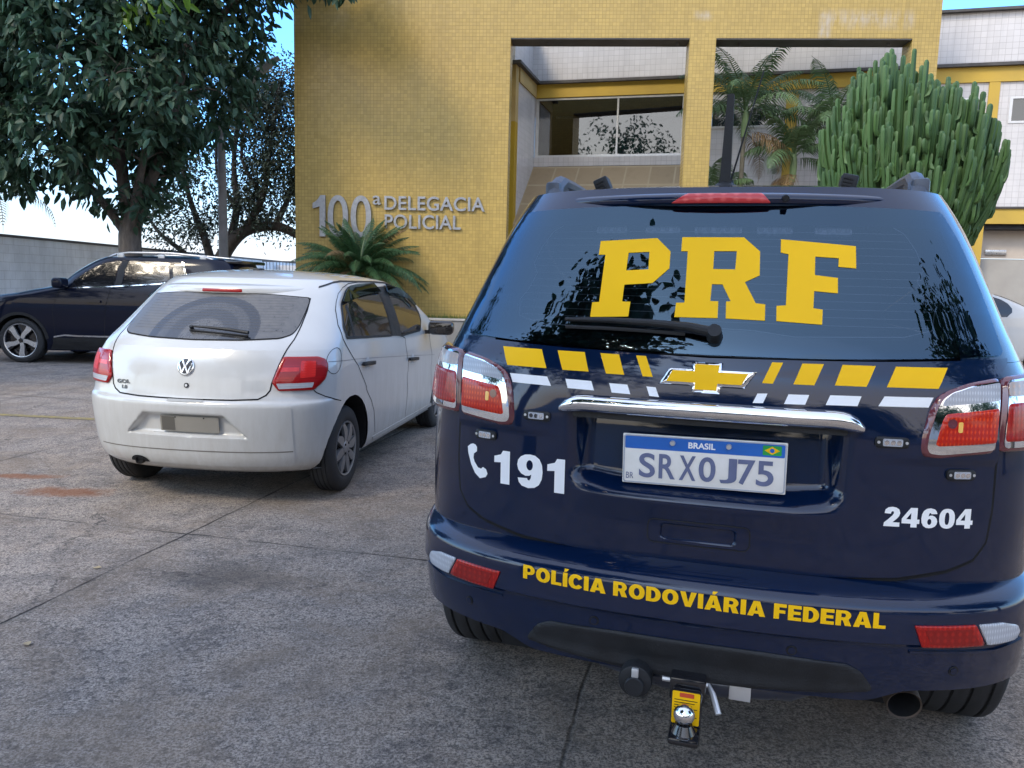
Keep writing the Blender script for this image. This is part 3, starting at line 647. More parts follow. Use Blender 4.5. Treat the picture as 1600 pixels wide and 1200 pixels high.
# ---------- boundary wall on the left, gate, lamp post
def block_mat():
    t = NT('painted_blockwork'); x, y, z = t.xyz()
    v = t.n('ShaderNodeCombineXYZ', {0: y, 1: z, 2: 0.}).outputs[0]
    br = t.n('ShaderNodeTexBrick', {'Vector': v, 'Color1': (.76, .78, .81, 1), 'Color2': (.79, .81, .84, 1), 'Mortar': (.60, .61, .62, 1), 'Scale': 1., 'Mortar Size': .006, 'Brick Width': .40, 'Row Height': .20})
    st = t.ramp(t.noise(1.0, 6, .65, vec=t.n('ShaderNodeMapping', {0: t.co, 'Scale': (1, 1.4, .5)}).outputs[0]), (.4, 0.), (.72, .45))
    t.p(base=t.mix(st, br.outputs[0], (.25, .25, .25)), rough=.8); t.bump(t.math('ADD', t.math('MULTIPLY', br.outputs[1], -1.), t.math('MULTIPLY', t.noise(60, 3), .25)), .35, .006); return t.m
bw = empty('boundary_wall', (-11.7, 8, 0), 0, label='long pale painted block wall behind the dark SUV on the left', cat='wall')
b = MB(); b.box(-.2, 0, 0, 0, 38, 2.17); b.build('blockwork', block_mat(), bw, smooth=False)
b = MB(); b.box(-.23, -.03, 2.172, .03, 38.03, 2.23); b.build('coping', M_LEDGE, bw, smooth=False)
gt = empty('yard_gate', (-11.6, 36.5, 0), 0, label='grey vertical bar gate beyond the left edge of the yellow wall', cat='gate')
M_GATE = simple('gate_paint', (.05, .055, .065), .5)
b = MB(); b.box(0, 0, .12, 5.5, .05, .18); b.box(0, 0, 2.1, 5.5, .05, 2.16); b.build('rail', M_GATE, gt, smooth=False)
b = MB()
for k in range(37): b.tube([(.05 + k*.15, .025, .18), (.05 + k*.15, .025, 2.1)], .016, 6)
b.build('bars', M_GATE, gt)
b = MB(); b.box(-.0, 1.2, 0, 6.2, 1.4, 2.0); tag(b.build('yard_wall', M_WPAINT, None, smooth=False), 'plain pale wall seen through the bars of the gate', 'wall').location = (-11.6, 37.5, 0)
lp = empty('street_lamp', (-6.95, 19, 0), 0, label='grey concrete lamp post with slanted arm between the trees', cat='street lamp')
b = MB(); b.tube([(0, 0, 0), (0, 0, 5.0)], [.12, .085], 12); b.build('post', simple('concrete_post', (.22, .21, .205), .85, .2, 5, .3, 40), lp)
b = MB(); b.tube([(-.05, 0, 4.72), (.08, 0, 4.95), (.35, -.05, 5.35), (.85, -.1, 5.95)], .028, 8); b.tube([(.0, 0, 4.55), (0, 0, 4.62)], .13, 12); b.build('arm', simple('galvanised_steel', (.30, .31, .32), .5, .2, 12, metal=.6), lp)
b = MB(); b.tube([(.78, -.09, 5.9), (.95, -.11, 6.07), (1.2, -.15, 6.27), (1.42, -.18, 6.40)], [.04, .10, .10, .05], 10); b.build('lamp_head', simple('lamp_head_grey', (.26, .27, .28), .5), lp)
# ---------- vegetation
def leaf_mat(name, col, vary=.35, rough=.5, trans=.25):
    t = NT(name); g = t.n('ShaderNodeNewGeometry'); r = g.outputs['Random Per Island']
    lo = tuple(c*(1-vary) for c in col); hi = tuple(c*(1+vary) for c in col)
    c = t.mix(r, lo, hi); c = t.mix(t.math('MULTIPLY', t.ramp(t.noise(.9, 4), (.4, 0.), (.7, 1.)), .35), c, tuple(a*b for a, b in zip(col, (1.5, 1.25, .8))))
    t.p(base=c, rough=rough, spec=.4)
    tr = t.n('ShaderNodeBsdfTranslucent', {0: c}); mxs = t.n('ShaderNodeMixShader', {0: trans, 1: t.b.outputs[0], 2: tr.outputs[0]})
    t.t.links.new(mxs.outputs[0], t.t.nodes['Material Output'].inputs[0]); return t.m
def bark_mat(name, col):
    t = NT(name); v = t.n('ShaderNodeMapping', {0: t.co, 'Scale': (9, 9, 2.2)}).outputs[0]
    n = t.noise(1.6, 7, .65, vec=v); t.p(base=t.ramp(n, (.3, tuple(c*.5 for c in col)), (.7, tuple(c*1.35 for c in col))), rough=.9); t.bump(n, .7, .03); return t.m
def nz(v): l = np.linalg.norm(v, axis=-1, keepdims=True); return v/np.maximum(l, 1e-9)
def leaves(P, D, L, W, droop=.0, fold=.25, g=nrg):
    """N folded pointed leaves: six vertices, four faces each"""
    n = len(P); D = nz(D + np.array([0, 0, -droop])); S = nz(np.cross(D, g.normal(size=(n, 3)))); Nn = np.cross(S, D)
    L = L*g.uniform(.7, 1.25, (n, 1)); W = W*g.uniform(.75, 1.2, (n, 1)); bend = np.array([0, 0, -1.])*L*.16
    v = [P, P + D*L*.38 + S*W*.5 + Nn*W*fold, P + D*L*.42, P + D*L*.38 - S*W*.5 + Nn*W*fold, P + D*L + bend, P + D*L*.74 + S*W*.36 + Nn*W*fold*.7 + bend*.5, P + D*L*.74 - S*W*.36 + Nn*W*fold*.7 + bend*.5]
    V = np.stack(v, 1).reshape(-1, 3); base = np.arange(n)[:, None]*7
    F4 = np.concatenate([base + np.array([2, 1, 5, 4]), base + np.array([2, 4, 6, 3])]); F3 = np.concatenate([base + np.array([0, 1, 2]), base + np.array([0, 2, 3])])
    return V, F4.tolist() + F3.tolist()
def curve_pts(a, b, sag=.0, n=6, wob=.0, g=rng):
    a = Vector(a); b = Vector(b); L = (b-a).length; o = Vector((g.uniform(-1, 1), g.uniform(-1, 1), g.uniform(-.3, 1)))*wob*L
    return [a.lerp(b, t) + o*math.sin(math.pi*t) + Vector((0, 0, sag*L*math.sin(math.pi*t))) for t in [i/n for i in range(n+1)]]
def tree(name, loc, stems, blobs, ncl, per, leaf, mat_l, mat_b, seed, twig_r=.02, gap=0.0, leafd=.55, twigs=True, **k):
    """stems: list of (points, r0, r1); blobs: crown ellipsoids (centre, radii); clusters of leaves on twigs grown from the stems"""
    g = np.random.default_rng(seed); rg = random.Random(seed); root = empty(name, loc, 0, **k); b = MB(); joints = []
    for P, r0, r1 in stems:
        n = len(P); Q = []
        for i in range(n-1):
            for j in range(4):
                t = j/4; p0 = Vector(P[max(i-1, 0)]); p1 = Vector(P[i]); p2 = Vector(P[i+1]); p3 = Vector(P[min(i+2, n-1)])
                Q.append(.5*((2*p1) + (p2-p0)*t + (2*p0-5*p1+4*p2-p3)*t*t + (3*p1-p0-3*p2+p3)*t**3))
        Q.append(Vector(P[-1])); rr = [r0 + (r1-r0)*i/(len(Q)-1) for i in range(len(Q))]
        b.tube(Q, rr, 9); joints += [(q, r) for q, r in zip(Q, rr)][2:]
    vol = np.array([r[0]*r[1]*r[2] for c, r in blobs]); vol = vol**.8; vol /= vol.sum(); C = []
    while len(C) < ncl:
        c, r = blobs[g.choice(len(blobs), p=vol)]; d = nz(g.normal(size=3)); q = np.array(c) + d*np.array(r)*g.uniform(.25, 1)**.5
        if gap and mnoise.noise(Vector(q*.9 + seed)) < gap - .35: continue
        C.append(q)
    JP = np.array([j[0] for j in joints]); P = []; Dd = []
    for q in C:
        d2 = ((JP - q)**2).sum(1) + 2.0*np.maximum(0, JP[:, 2] - q[2] + .2)**2; i = int(d2.argmin()); a = joints[i][0]
        if twigs:
            pts = curve_pts(a, q, .08, 5, .12, rg); r0 = min(joints[i][1]*.55, twig_r*(1 + .35*(Vector(q)-a).length)); b.tube(pts, [r0*(1 - .8*t/5) for t in range(6)], 5, cap=False)
            if rg.random() < .35: joints.append((pts[3], r0*.7)); JP = np.vstack([JP, np.array(pts[3])[None]])
        ax = nz(q - np.array(a)); m = per + rg.randint(-2, 2)
        for _ in range(m):
            P.append(q - ax*g.uniform(0, .35)*leaf[0]*2.2 + g.normal(size=3)*leafd*leaf[0]); Dd.append(nz(ax*.55 + g.normal(size=3)*.75 + np.array([0, 0, -.1])))
    V, F = leaves(np.array(P), np.array(Dd), leaf[0], leaf[1], leaf[2], g=g)
    b.build('trunk', mat_b, root, sharp=60); mesh_obj('crown', V, F, mat_l, root, True, 180); return root
M_BARK = bark_mat('grey_bark', (.105, .088, .075)); M_BARKD = bark_mat('dark_bark', (.045, .038, .034))
M_LEAF = leaf_mat('broad_dark_leaf', (.034, .076, .046), .5, .55, .3); M_LEAFY = leaf_mat('young_leaf', (.10, .20, .022), .25, .45, .35)
M_LEAFS = leaf_mat('small_dull_leaf', (.026, .042, .030), .4, .55, .15)
tree('broadleaf_tree', (-8.2, 17.0, 0),
     [([(0, 0, 0), (.03, 0, 1.2), (0, 0, 2.2), (.12, .05, 2.75)], .27, .21), ([(.0, 0, 2.3), (-.15, .05, 3.6), (-.3, .1, 5.2), (-.25, 0, 7.0), (-.3, .1, 9.2)], .15, .06),
      ([(.12, 0, 2.5), (.55, -.1, 3.4), (.95, -.1, 4.4), (1.25, 0, 5.8), (1.6, .1, 7.6), (2.2, 0, 8.8)], .13, .045), ([(.0, .0, 2.4), (.25, .3, 3.6), (.35, .5, 5.2), (.6, .6, 7.2), (.9, .6, 9)], .10, .04),
      ([(-.05, 0, 2.2), (-.6, -.1, 3.0), (-1.4, -.2, 3.9), (-2.4, -.2, 4.8), (-3.4, -.1, 5.6)], .10, .04), ([(-.2, 0, 3.6), (-.9, .1, 4.8), (-1.6, .2, 6.4), (-2.1, .2, 8.3)], .09, .035),
      ([(.05, -.1, 2.3), (.4, -.4, 3.2), (.75, -.7, 4.2), (1.0, -.9, 5.4)], .11, .04), ([(1.25, 0, 5.8), (2.2, -.1, 6.8), (3.2, -.2, 7.5), (4.2, -.3, 7.7)], .08, .03)],
     [((-.9, 0, 6.4), (3.2, 2.2, 3.1)), ((-2.7, -.2, 4.4), (2.3, 1.5, 1.5)), ((-3.6, 0, 3.6), (1.3, 1.2, .8)), ((-1.2, -.6, 4.0), (1.4, 1.0, 1.1)), ((1.2, -.2, 6.0), (1.9, 1.6, 2.0)), ((2.6, -.1, 7.8), (2.2, 1.3, 1.05)), ((.9, -.5, 4.6), (1.3, 1.0, 1.0)), ((-.2, -.2, 3.4), (1.5, 1.0, .75)), ((.5, .2, 9), (4, 2, 1.5)), ((-2.9, 0, 6.3), (1.6, 1.4, 1.9)), ((3.9, -.6, 7.9), (1.2, .6, .6)), ((4.1, -1.0, 7.4), (1.1, .5, .6)), ((4.6, -1.0, 7.7), (.7, .4, .5)), ((4.3, -1.0, 7.5), (1.1, .5, .55)), ((4.5, -1.1, 7.3), (.9, .4, .5)), ((-.1, -1.7, 5.4), (2.4, .7, 2.2)), ((-2.2, -1.5, 5.6), (2.0, .7, 1.8))],
     1800, 13, (.235, .105, .75), M_LEAF, M_BARK, 11, .020, .20, label='tall multi-stemmed broadleaf tree with drooping dark leaves behind the dark SUV', cat='tree')
tree('bushy_tree', (-10.2, 26.5, 0),
     [([(0, 0, 0), (.15, 0, 1.2), (.5, 0, 2.1), (1.2, 0, 2.9), (2.2, .1, 3.1), (3.0, .1, 2.8)], .30, .13), ([(.2, 0, 1.4), (-.1, 0, 2.6), (-.6, 0, 4.0), (-.9, 0, 5.8)], .17, .04), ([(.6, 0, 2.2), (.9, .2, 3.6), (.8, .3, 5.2), (1.1, .3, 7.4)], .16, .04),
      ([(1.2, 0, 2.9), (1.9, -.2, 4.0), (2.2, -.3, 5.6), (2.5, -.2, 7.6)], .14, .035), ([(2.2, .1, 3.1), (2.7, .2, 4.2), (3.2, .3, 5.8), (3.1, .2, 7.2)], .11, .03), ([(.1, 0, 1.2), (-.8, .1, 2.1), (-1.8, .2, 2.9), (-2.5, .2, 4.2)], .12, .03), ([(.9, .2, 3.6), (.2, .4, 4.8), (.3, .3, 6.4)], .08, .03), ([(1.9, -.2, 4.0), (1.3, -.4, 5.2), (1.5, -.3, 6.6)], .08, .03)],
     [((.6, 0, 5.6), (3.2, 2.0, 2.6)), ((2.4, 0, 6.2), (1.7, 1.6, 2.3)), ((2.5, 0, 3.7), (1.6, 1.2, 1.0)), ((-1.0, 0, 3.5), (1.6, 1.2, 1.2)), ((.6, .5, 7.6), (2.6, 1.5, 1.4))],
     1500, 17, (.135, .06, .2), M_LEAFS, M_BARKD, 23, .016, .22, 1.7, label='sparse dark bushy tree with bare curved limbs beyond the lamp post', cat='tree')
# one sprig of pale young leaves in the big tree
_g = np.random.default_rng(4); _P = np.array([(-7.0, 15.2, 6.35)]) + _g.normal(size=(26, 3))*np.array([.42, .15, .12]); _V, _F = leaves(_P, _g.normal(size=(26, 3))*.5 + np.array([.3, 0, -.4]), .30, .12, .6, g=_g)
_tr = [o for o in bpy.data.objects if o.name == 'broadleaf_tree'][0]; mesh_obj('young_leaves', _V - np.array(_tr.location)[None], _F, M_LEAFY, _tr, True, 180)

def frond(base, az, elev, L, curve, nl, ll, lw, V, F, droop=.25, vee=.35, g=nrg, S=None):
    """one pinnate frond: curved rachis with paired narrow leaflets"""
    p = np.array(base, float); el = elev; h = np.array([math.cos(az), math.sin(az), 0]); sd = np.array([-math.sin(az), math.cos(az), 0]); ds = L/nl; pts = [p.copy()]
    for i in range(nl):
        el -= curve/nl*(0.5 + 1.1*i/nl); d = h*math.cos(el) + np.array([0, 0, math.sin(el)]); q = p + d*ds; up = np.cross(sd, d); t = (i+1)/nl
        w = .013*(1-t*.8)*(ll/.3 + .4)
        b = len(V); V += [p - sd*w, p + sd*w, q + sd*w*.9, q - sd*w*.9]; F.append((b, b+1, b+2, b+3))
        l = ll*math.sin(math.pi*min(1, .12 + t*.93))**.6*(1 - .25*t)
        if i > nl*.12:
            for s in (1, -1):
                o = sd*s*math.cos(vee) + up*(-1 if vee < 0 else 1)*abs(math.sin(vee)) + d*.55 + g.normal(size=3)*.06; o /= np.linalg.norm(o)
                m = p + o*l*.55; e = p + o*l + np.array([0, 0, -droop*l]); b = len(V)
                V += [p - d*lw*.5, m - d*lw*.7, e, m + d*lw*.7, p + d*lw*.5]; F.append((b, b+1, b+2, b+3, b+4))
        p = q; pts.append(p.copy())
    return pts
M_CYC = leaf_mat('cycad_green', (.036, .088, .036), .35, .42, .15); M_PALM = leaf_mat('palm_green', (.085, .145, .065), .35, .5, .25); M_DEAD = leaf_mat('dead_frond', (.19, .125, .06), .4, .8, .2)
M_PSTEM = bark_mat('palm_stem', (.16, .14, .10)); M_CROWNSHAFT = simple('green_crownshaft', (.16, .23, .09), .5, .2, 3)
def fronds_obj(name, lst, mat, parent):
    V = []; F = []
    for a in lst: frond(*a[:8], V, F, *a[8:])
    return mesh_obj(name, V, F, mat, parent)
cy = empty('cycad', (-3.42, 17.40, .555), 0, label='bushy dark green cycad in front of the number 100', cat='cycad')
b = MB(); b.tube([(0, 0, 0), (0, 0, .5), (.02, 0, .95)], [.20, .19, .15], 12); b.build('trunk', M_BARKD, cy)
L = []; g = random.Random(5)
for k in range(84):
    az = 2*math.pi*k*.381966; t = k/84
    if -2.5 < math.atan2(math.sin(az), math.cos(az)) < -0.6 and t < .3 and g.random() < .3: continue
    L.append(((.05*math.cos(az), .05*math.sin(az)*.5, 1.0), az, R(86 - 84*t**.95 + g.uniform(-9, 9)), g.uniform(1.22, 1.5) + .55*t, R(50 + 46*t + g.uniform(-12, 12)), 60, .27, .014, .22, .45))
fronds_obj('fronds', [q for i, q in enumerate(L) if i % 17 != 11], M_CYC, cy); fronds_obj('yellowed_fronds', [q for i, q in enumerate(L) if i % 17 == 11], M_DEAD, cy)
def palm(loc, h, seed, nf, L0, dead, label, lean=0., name='palm', r=.055):
    g = random.Random(seed); root = empty(name, loc, 0, label=label, cat='palm'); b = MB()
    top = Vector((lean, 0, h)); b.tube([(0, 0, 0), (lean*.3, 0, h*.5), (lean, 0, h)], [r*1.25, r, r*.95], 10); b.build('stem', M_PSTEM, root)
    b = MB(); b.tube([top, top + Vector((.01, 0, .35)), top + Vector((.02, 0, .75))], [r*1.3, r*1.5, r*.6], 10); b.build('crownshaft', M_CROWNSHAFT, root)
    Ls = []
    for k in range(nf):
        az = 2*math.pi*k*.381966 + seed; t = k/nf
        Ls.append(((top.x, 0, h + .65 - .15*t), az, R(80 - 62*t + g.uniform(-6, 6)), L0*g.uniform(.85, 1.1), R(62 + 55*t), 40, .46, .022, .38, .35))
    fronds_obj('fronds', Ls, M_PALM, root)
    if dead:
        Ls = []
        for k in range(dead):
            az = g.uniform(0, 6.28); Ls.append(((top.x, 0, h + .1), az, R(g.uniform(-5, 25)), L0*.85, R(120), 30, .36, .02, .7, .2))
        fronds_obj('dead_fronds', Ls, M_DEAD, root)
    return root
palm((5.2, 18.8, 0), 4.9, 3, 18, 2.0, 3, 'slender palm with tall green crown just right of the middle column')
palm((6.2, 18.7, 0), 3.9, 9, 13, 1.6, 4, 'palm with brown hanging fronds in the courtyard left of the big cactus', .15)
palm((7.3, 18.45, 0), 4.6, 14, 12, 1.6, 2, 'palm mostly hidden behind the big cactus', -.2)
palm((4.75, 19.0, 0), 3.0, 21, 9, 1.2, 2, 'short palm tucked beside the middle column', 0)
palm((-13.5, 20.6, 0), 3.3, 31, 17, 2.6, 2, 'palm fronds at the left edge above the block wall', 0, r=.14)

# candelabra spurge
def spurge():
    root = empty('candelabra_cactus', (6.35, 13.0, 0), 0, label='huge rounded candelabra cactus with many ribbed green arms', cat='cactus'); g = random.Random(12); V = []; F = []
    t = NT('cactus_green'); z = t.xyz()[2]; n = t.noise(5, 5); r = t.n('ShaderNodeNewGeometry').outputs['Random Per Island']
    c = t.mix(r, (.028, .068, .022), (.070, .138, .042)); c = t.mix(t.math('MULTIPLY', t.ramp(n, (.45, 0.), (.75, 1.)), .5), c, (.085, .135, .055)); c = t.mix(t.n('ShaderNodeMapRange', {0: z, 1: 1.2, 2: 2.3, 3: .75, 4: 0.}).outputs[0], c, (.075, .062, .035)); t.p(base=c, rough=.55, spec=.3); t.bump(t.noise(40, 3), .15, .01)
    def arm(pts, r0, r1, segl=.22):
        n = 10; up = None; base = len(V); m = len(pts); acc = 0
        for i, p in enumerate(pts):
            d = (pts[min(i+1, m-1)] - pts[max(i-1, 0)]).normalized()
            if up is None: up = d.orthogonal().normalized()
            up = (up - d*up.dot(d)).normalized(); w = d.cross(up); f = i/(m-1)
            if i: acc += (p - pts[i-1]).length
            rr = (r0 + (r1-r0)*f)*(1 - .16*max(0, math.cos(2*math.pi*acc/segl))**4)
            if i == m-1: rr *= .30
            elif i == m-2: rr *= .78
            for k in range(n):
                q = rr*(1.0 if k % 2 == 0 else .58); a = 2*math.pi*k/n; V.append(p + (up*math.cos(a) + w*math.sin(a))*q)
        for i in range(m-1):
            for k in range(n): a = base + i*n + k; c2 = base + i*n + (k+1) % n; F.append((a, c2, c2+n, a+n))
        F.append(tuple(base + (m-1)*n + k for k in range(n)))
    def bez(a, c, d, e, n): return [a*(1-t)**3 + c*3*t*(1-t)**2 + d*3*t*t*(1-t) + e*t**3 for t in [i/n for i in range(n+1)]]
    cnt = 0
    while cnt < 760:
        x, y, zz = g.gauss(0, 1), g.gauss(0, 1), g.gauss(0, 1); l = math.sqrt(x*x+y*y+zz*zz); x /= l; y /= l; zz /= l; s = g.uniform(.25, 1)**.34
        tip = Vector((x*1.40*s - .08, y*1.36*s, 3.62 + zz*(1.24 if zz > 0 else 1.22)*s - .16*x + (.28 if -.75 < x < -.25 and zz > .5 else 0) + g.uniform(-.10, .10)))
        if zz < -.2 and math.hypot(x, y)*s < .55: continue
        if zz > -.1 and s < .6: continue
        cnt += 1; rxy = Vector((tip.x, tip.y, 0)); z0 = 1.15 + .35*g.random(); z0 = min(z0, tip.z - .75); st = Vector((rxy.x*.18, rxy.y*.18, z0)); H_ = tip.z - z0
        c1 = Vector((rxy.x*.50, rxy.y*.50, z0 + .22*H_)); c2 = Vector((rxy.x*.98, rxy.y*.98, tip.z - max(.28, .30*H_))); pts = bez(st, c1, c2, tip, 14); e_ = (pts[-1] - pts[-2]).normalized(); arm(pts + [tip + e_*.03, tip + e_*.045], .045, g.uniform(.036, .048), .17)
        for _ in range(g.choice((3, 4, 5))):
            i = g.randint(5, 12); p = pts[i]; a = g.uniform(0, 6.28); o = Vector((math.cos(a), math.sin(a), 0))*.095; h = g.uniform(.16, .42); arm([p, p + o*.7 + Vector((0, 0, .03)), p + o + Vector((0, 0, .10)), p + o*1.02 + Vector((0, 0, h*.8)), p + o + Vector((0, 0, h)), p + o + Vector((0, 0, h+.02))], .036, .046, .15)
    b = MB(); b.tube([(0, 0, 0), (0, 0, .8), (.02, 0, 1.5), (0, 0, 2.0)], [.26, .22, .2, .1], 12); b.build('trunk', M_BARK, root)
    return mesh_obj('arms', V, F, t.m, root, True, 50)
spurge()
# grass tufts along the planter edge
def grass():
    V = []; F = []; g = random.Random(2)
    for _ in range(1500):
        s = g.uniform(-2.6, -.55); y = g.uniform(-.6, -.06); h = abs(g.gauss(.05, .05)) + .02; a = g.uniform(0, 6.28); dx, dy = math.cos(a)*.008, math.sin(a)*.008; l = (g.uniform(-.05, .05), g.uniform(-.05, .05)); b = len(V)
        V += [(s-dx, y-dy, .555), (s+dx, y+dy, .555), (s+l[0], y+l[1], .56+h)]; F.append((b, b+1, b+2))
    o = mesh_obj('planter_grass', V, F, leaf_mat('grass_blades', (.09, .13, .03), .4, .6, .2), label='short grass tufts along the foot of the yellow wall', cat='grass', kind='stuff'); o.location = (0, 17.9, 0); o.rotation_euler = (0, 0, -FA)
grass()
# trees on the street side, seen mirrored in windows and paint
BT = [(-3.2, -.5, 8.2, 1.9, 41, 'leafy street tree behind the viewer mirrored at the left of the rear window'), (7.2, -.6, 8.2, 2.2, 42, 'leafy street tree behind the viewer mirrored at the right of the rear window'), (-11.5, -12, 13.5, 4.4, 43, 'leftmost of the far street trees behind the viewer'),
 (-4.5, -15, 5.0, 2.8, 44, 'round far street tree behind the viewer left of centre'), (2.6, -14.5, 4.2, 2.8, 46, 'lowest of the far street trees behind the viewer'), (9.5, -13.5, 4.8, 3.2, 45, 'wide far street tree behind the viewer'), (16.5, -11, 6.5, 3.4, 47, 'rightmost of the far street trees behind the viewer'), (-20, -5, 10.5, 4.2, 48, 'street tree beyond the left end of the lot'), (-10.9, 8.0, 9.0, 2.6, 49, 'tree just outside the left edge mirrored in the left pillar of the patrol SUV')]
for i, (x, y, h, r_, sd_, lb) in enumerate(BT):
    tree('street_tree', (x, y, 0), [([(0, 0, 0), (.1, 0, 1.5), (0, .1, 3), (.1, 0, h*.75)], .2, .07), ([(0, .1, 2.4), (.7, .2, 3.6), (1.2, .3, h*.7)], .1, .03), ([(0, .1, 2.4), (-.7, -.2, 3.6), (-1.2, -.3, h*.7)], .1, .03)],
         [((0, 0, h*.68), (r_, r_, h*.30)), ((r_*.4, .2, h*.55), (r_*.8, r_*.7, h*.2)), ((-r_*.4, -.2, h*.6), (r_*.8, r_*.7, h*.2))], 470 if i < 2 else 300, 14, (.26, .13, .4) if i < 2 else (.30, .15, .4), M_LEAF, M_BARK, sd_, .02, .15, 1.3, label=lb, cat='tree')
fw = MB(); fw.box(-40, -20.3, 0, 40, -20, 2.4); tag(fw.build('street_wall', M_WPAINT, None, smooth=False), 'long pale street wall behind the viewer mirrored in the chrome bar', 'wall')
# ---------- the blue patrol SUV (main subject)
def car_paint(name, base, flake=.0, rough=.28, dirt=.0, dirtc=(.25, .22, .18), cior=1.5, cw=1.):
    t = NT(name); t.set(t.b, 'Coat IOR', cior); n = t.noise(1.6, 5); z = t.xyz()[2]
    c = t.mix(t.ramp(n, (.3, 0.), (.7, 1.)), tuple(a*.93 for a in base), tuple(min(1, a*1.07) for a in base))
    if dirt:
        low = t.n('ShaderNodeMapRange', {0: z, 1: .95, 2: .22, 3: .08, 4: 1.}).outputs[0]
        streak = t.noise(4, 7, .7, vec=t.n('ShaderNodeMapping', {0: t.co, 'Scale': (5, 5, .8)}).outputs[0])
        d = t.math('MULTIPLY', t.math('MULTIPLY', low, t.ramp(streak, (.30, .1), (.75, 1.))), dirt)
        c = t.mix(d, c, dirtc); t.p(base=c, rough=t.math('ADD', t.math('MULTIPLY', d, .5), rough), spec=.06 if base[0] < .1 else .5, coat=cw, coatr=t.math('ADD', t.math('MULTIPLY', d, .25), .02))
    else: t.p(base=c, rough=rough, spec=.06, coat=cw, coatr=t.ramp(n, (.3, .012), (.7, .03)))
    b = t.n('ShaderNodeBump', {'Height': t.noise(420, 2), 'Strength': .018, 'Distance': .001}).outputs[0]; t.set(t.b, 'Coat Normal', b)
    return t.m
M_NAVY = car_paint('navy_paint', (.0006, .0082, .034), rough=.3, dirt=.03, dirtc=(.14, .13, .12), cior=1.55)
M_BLK = simple('black_plastic', (.014, .015, .017), .5, .25, 14, .25, 220, spec=.35)
M_BLKG = simple('gloss_black', (.008, .008, .010), .12, .2, 5, coat=.6)
M_RUB = simple('tyre_rubber', (.022, .022, .023), .75, .35, 10, .3, 90)
M_GAP = simple('panel_gap_black', (.002, .002, .003), .9)
M_CHROME = simple('chrome', (.82, .83, .85), .045, .03, 3, metal=1.)
M_REDL = None
def lens_mat(name, a, b_, stripe=90, rough=.06, ax=0):
    t = NT(name); x, y, z = t.xyz(); w = t.math('SINE', t.math('MULTIPLY', (x, y, z)[ax], stripe*2*math.pi))
    n = t.noise(28, 3, .6); w2 = t.math('SINE', t.math('MULTIPLY', z, 420.)); m = t.math('MULTIPLY', t.ramp(t.math('ADD', t.math('MULTIPLY', w, .6), t.math('MULTIPLY', w2, .4)), (.1, .15), (.9, 1.)), t.ramp(t.noise(7, 3, .5), (.30, .35), (.70, .9)))
    t.p(base=t.mix(m, a, b_), rough=.3, coat=.7, coatr=rough, spec=.2); bp = t.math('ADD', t.math('MULTIPLY', w, .5), n); t.bump(bp, .14, .004); return t.m
M_REDL = lens_mat('red_lens', (.28, .003, .003), (.58, .022, .010)); M_ORNL = lens_mat('orange_red_lens', (.42, .006, .002), (.88, .075, .008), 110)
M_CLRL = lens_mat('clear_lens', (.34, .35, .38), (.62, .63, .66), 160); M_AMBL = lens_mat('amber_clear_lens', (.42, .36, .33), (.66, .44, .30), 70); M_RIM = simple('lamp_rim_red', (.13, .030, .038), .12, .15, 6, coat=1.)
M_YEL = simple('yellow_vinyl', (.93, .52, .004), .5, .05, 3, spec=.2); M_WHT = simple('white_vinyl', (.88, .88, .88), .5, .04, 3, spec=.2)
def tint(name, tr, ior=1.7, rough=.015):
    t = NT(name); fr = t.n('ShaderNodeFresnel', {0: ior}).outputs[0]
    a = t.n('ShaderNodeBsdfTransparent', {0: (*tr, 1)}); g = t.n('ShaderNodeBsdfGlossy', {0: (.52, .78, 1, 1), 1: rough}); t.set(g, 'Normal', t.n('ShaderNodeBump', {'Height': t.noise(1.2, 2), 'Strength': .03, 'Distance': .02}).outputs[0])
    k = t.n('ShaderNodeMixShader', {0: t.math('MULTIPLY', fr, t.ramp(t.noise(3, 3), (.3, .95), (.7, 1.))), 1: a.outputs[0], 2: g.outputs[0]}); t.t.links.new(k.outputs[0], t.t.nodes['Material Output'].inputs[0]); return t.m
M_TINT = tint('dark_tint', (.42, .44, .48), 2.0); M_CABIN = simple('cabin_dark', (.008, .009, .011), .85, .4, 4)

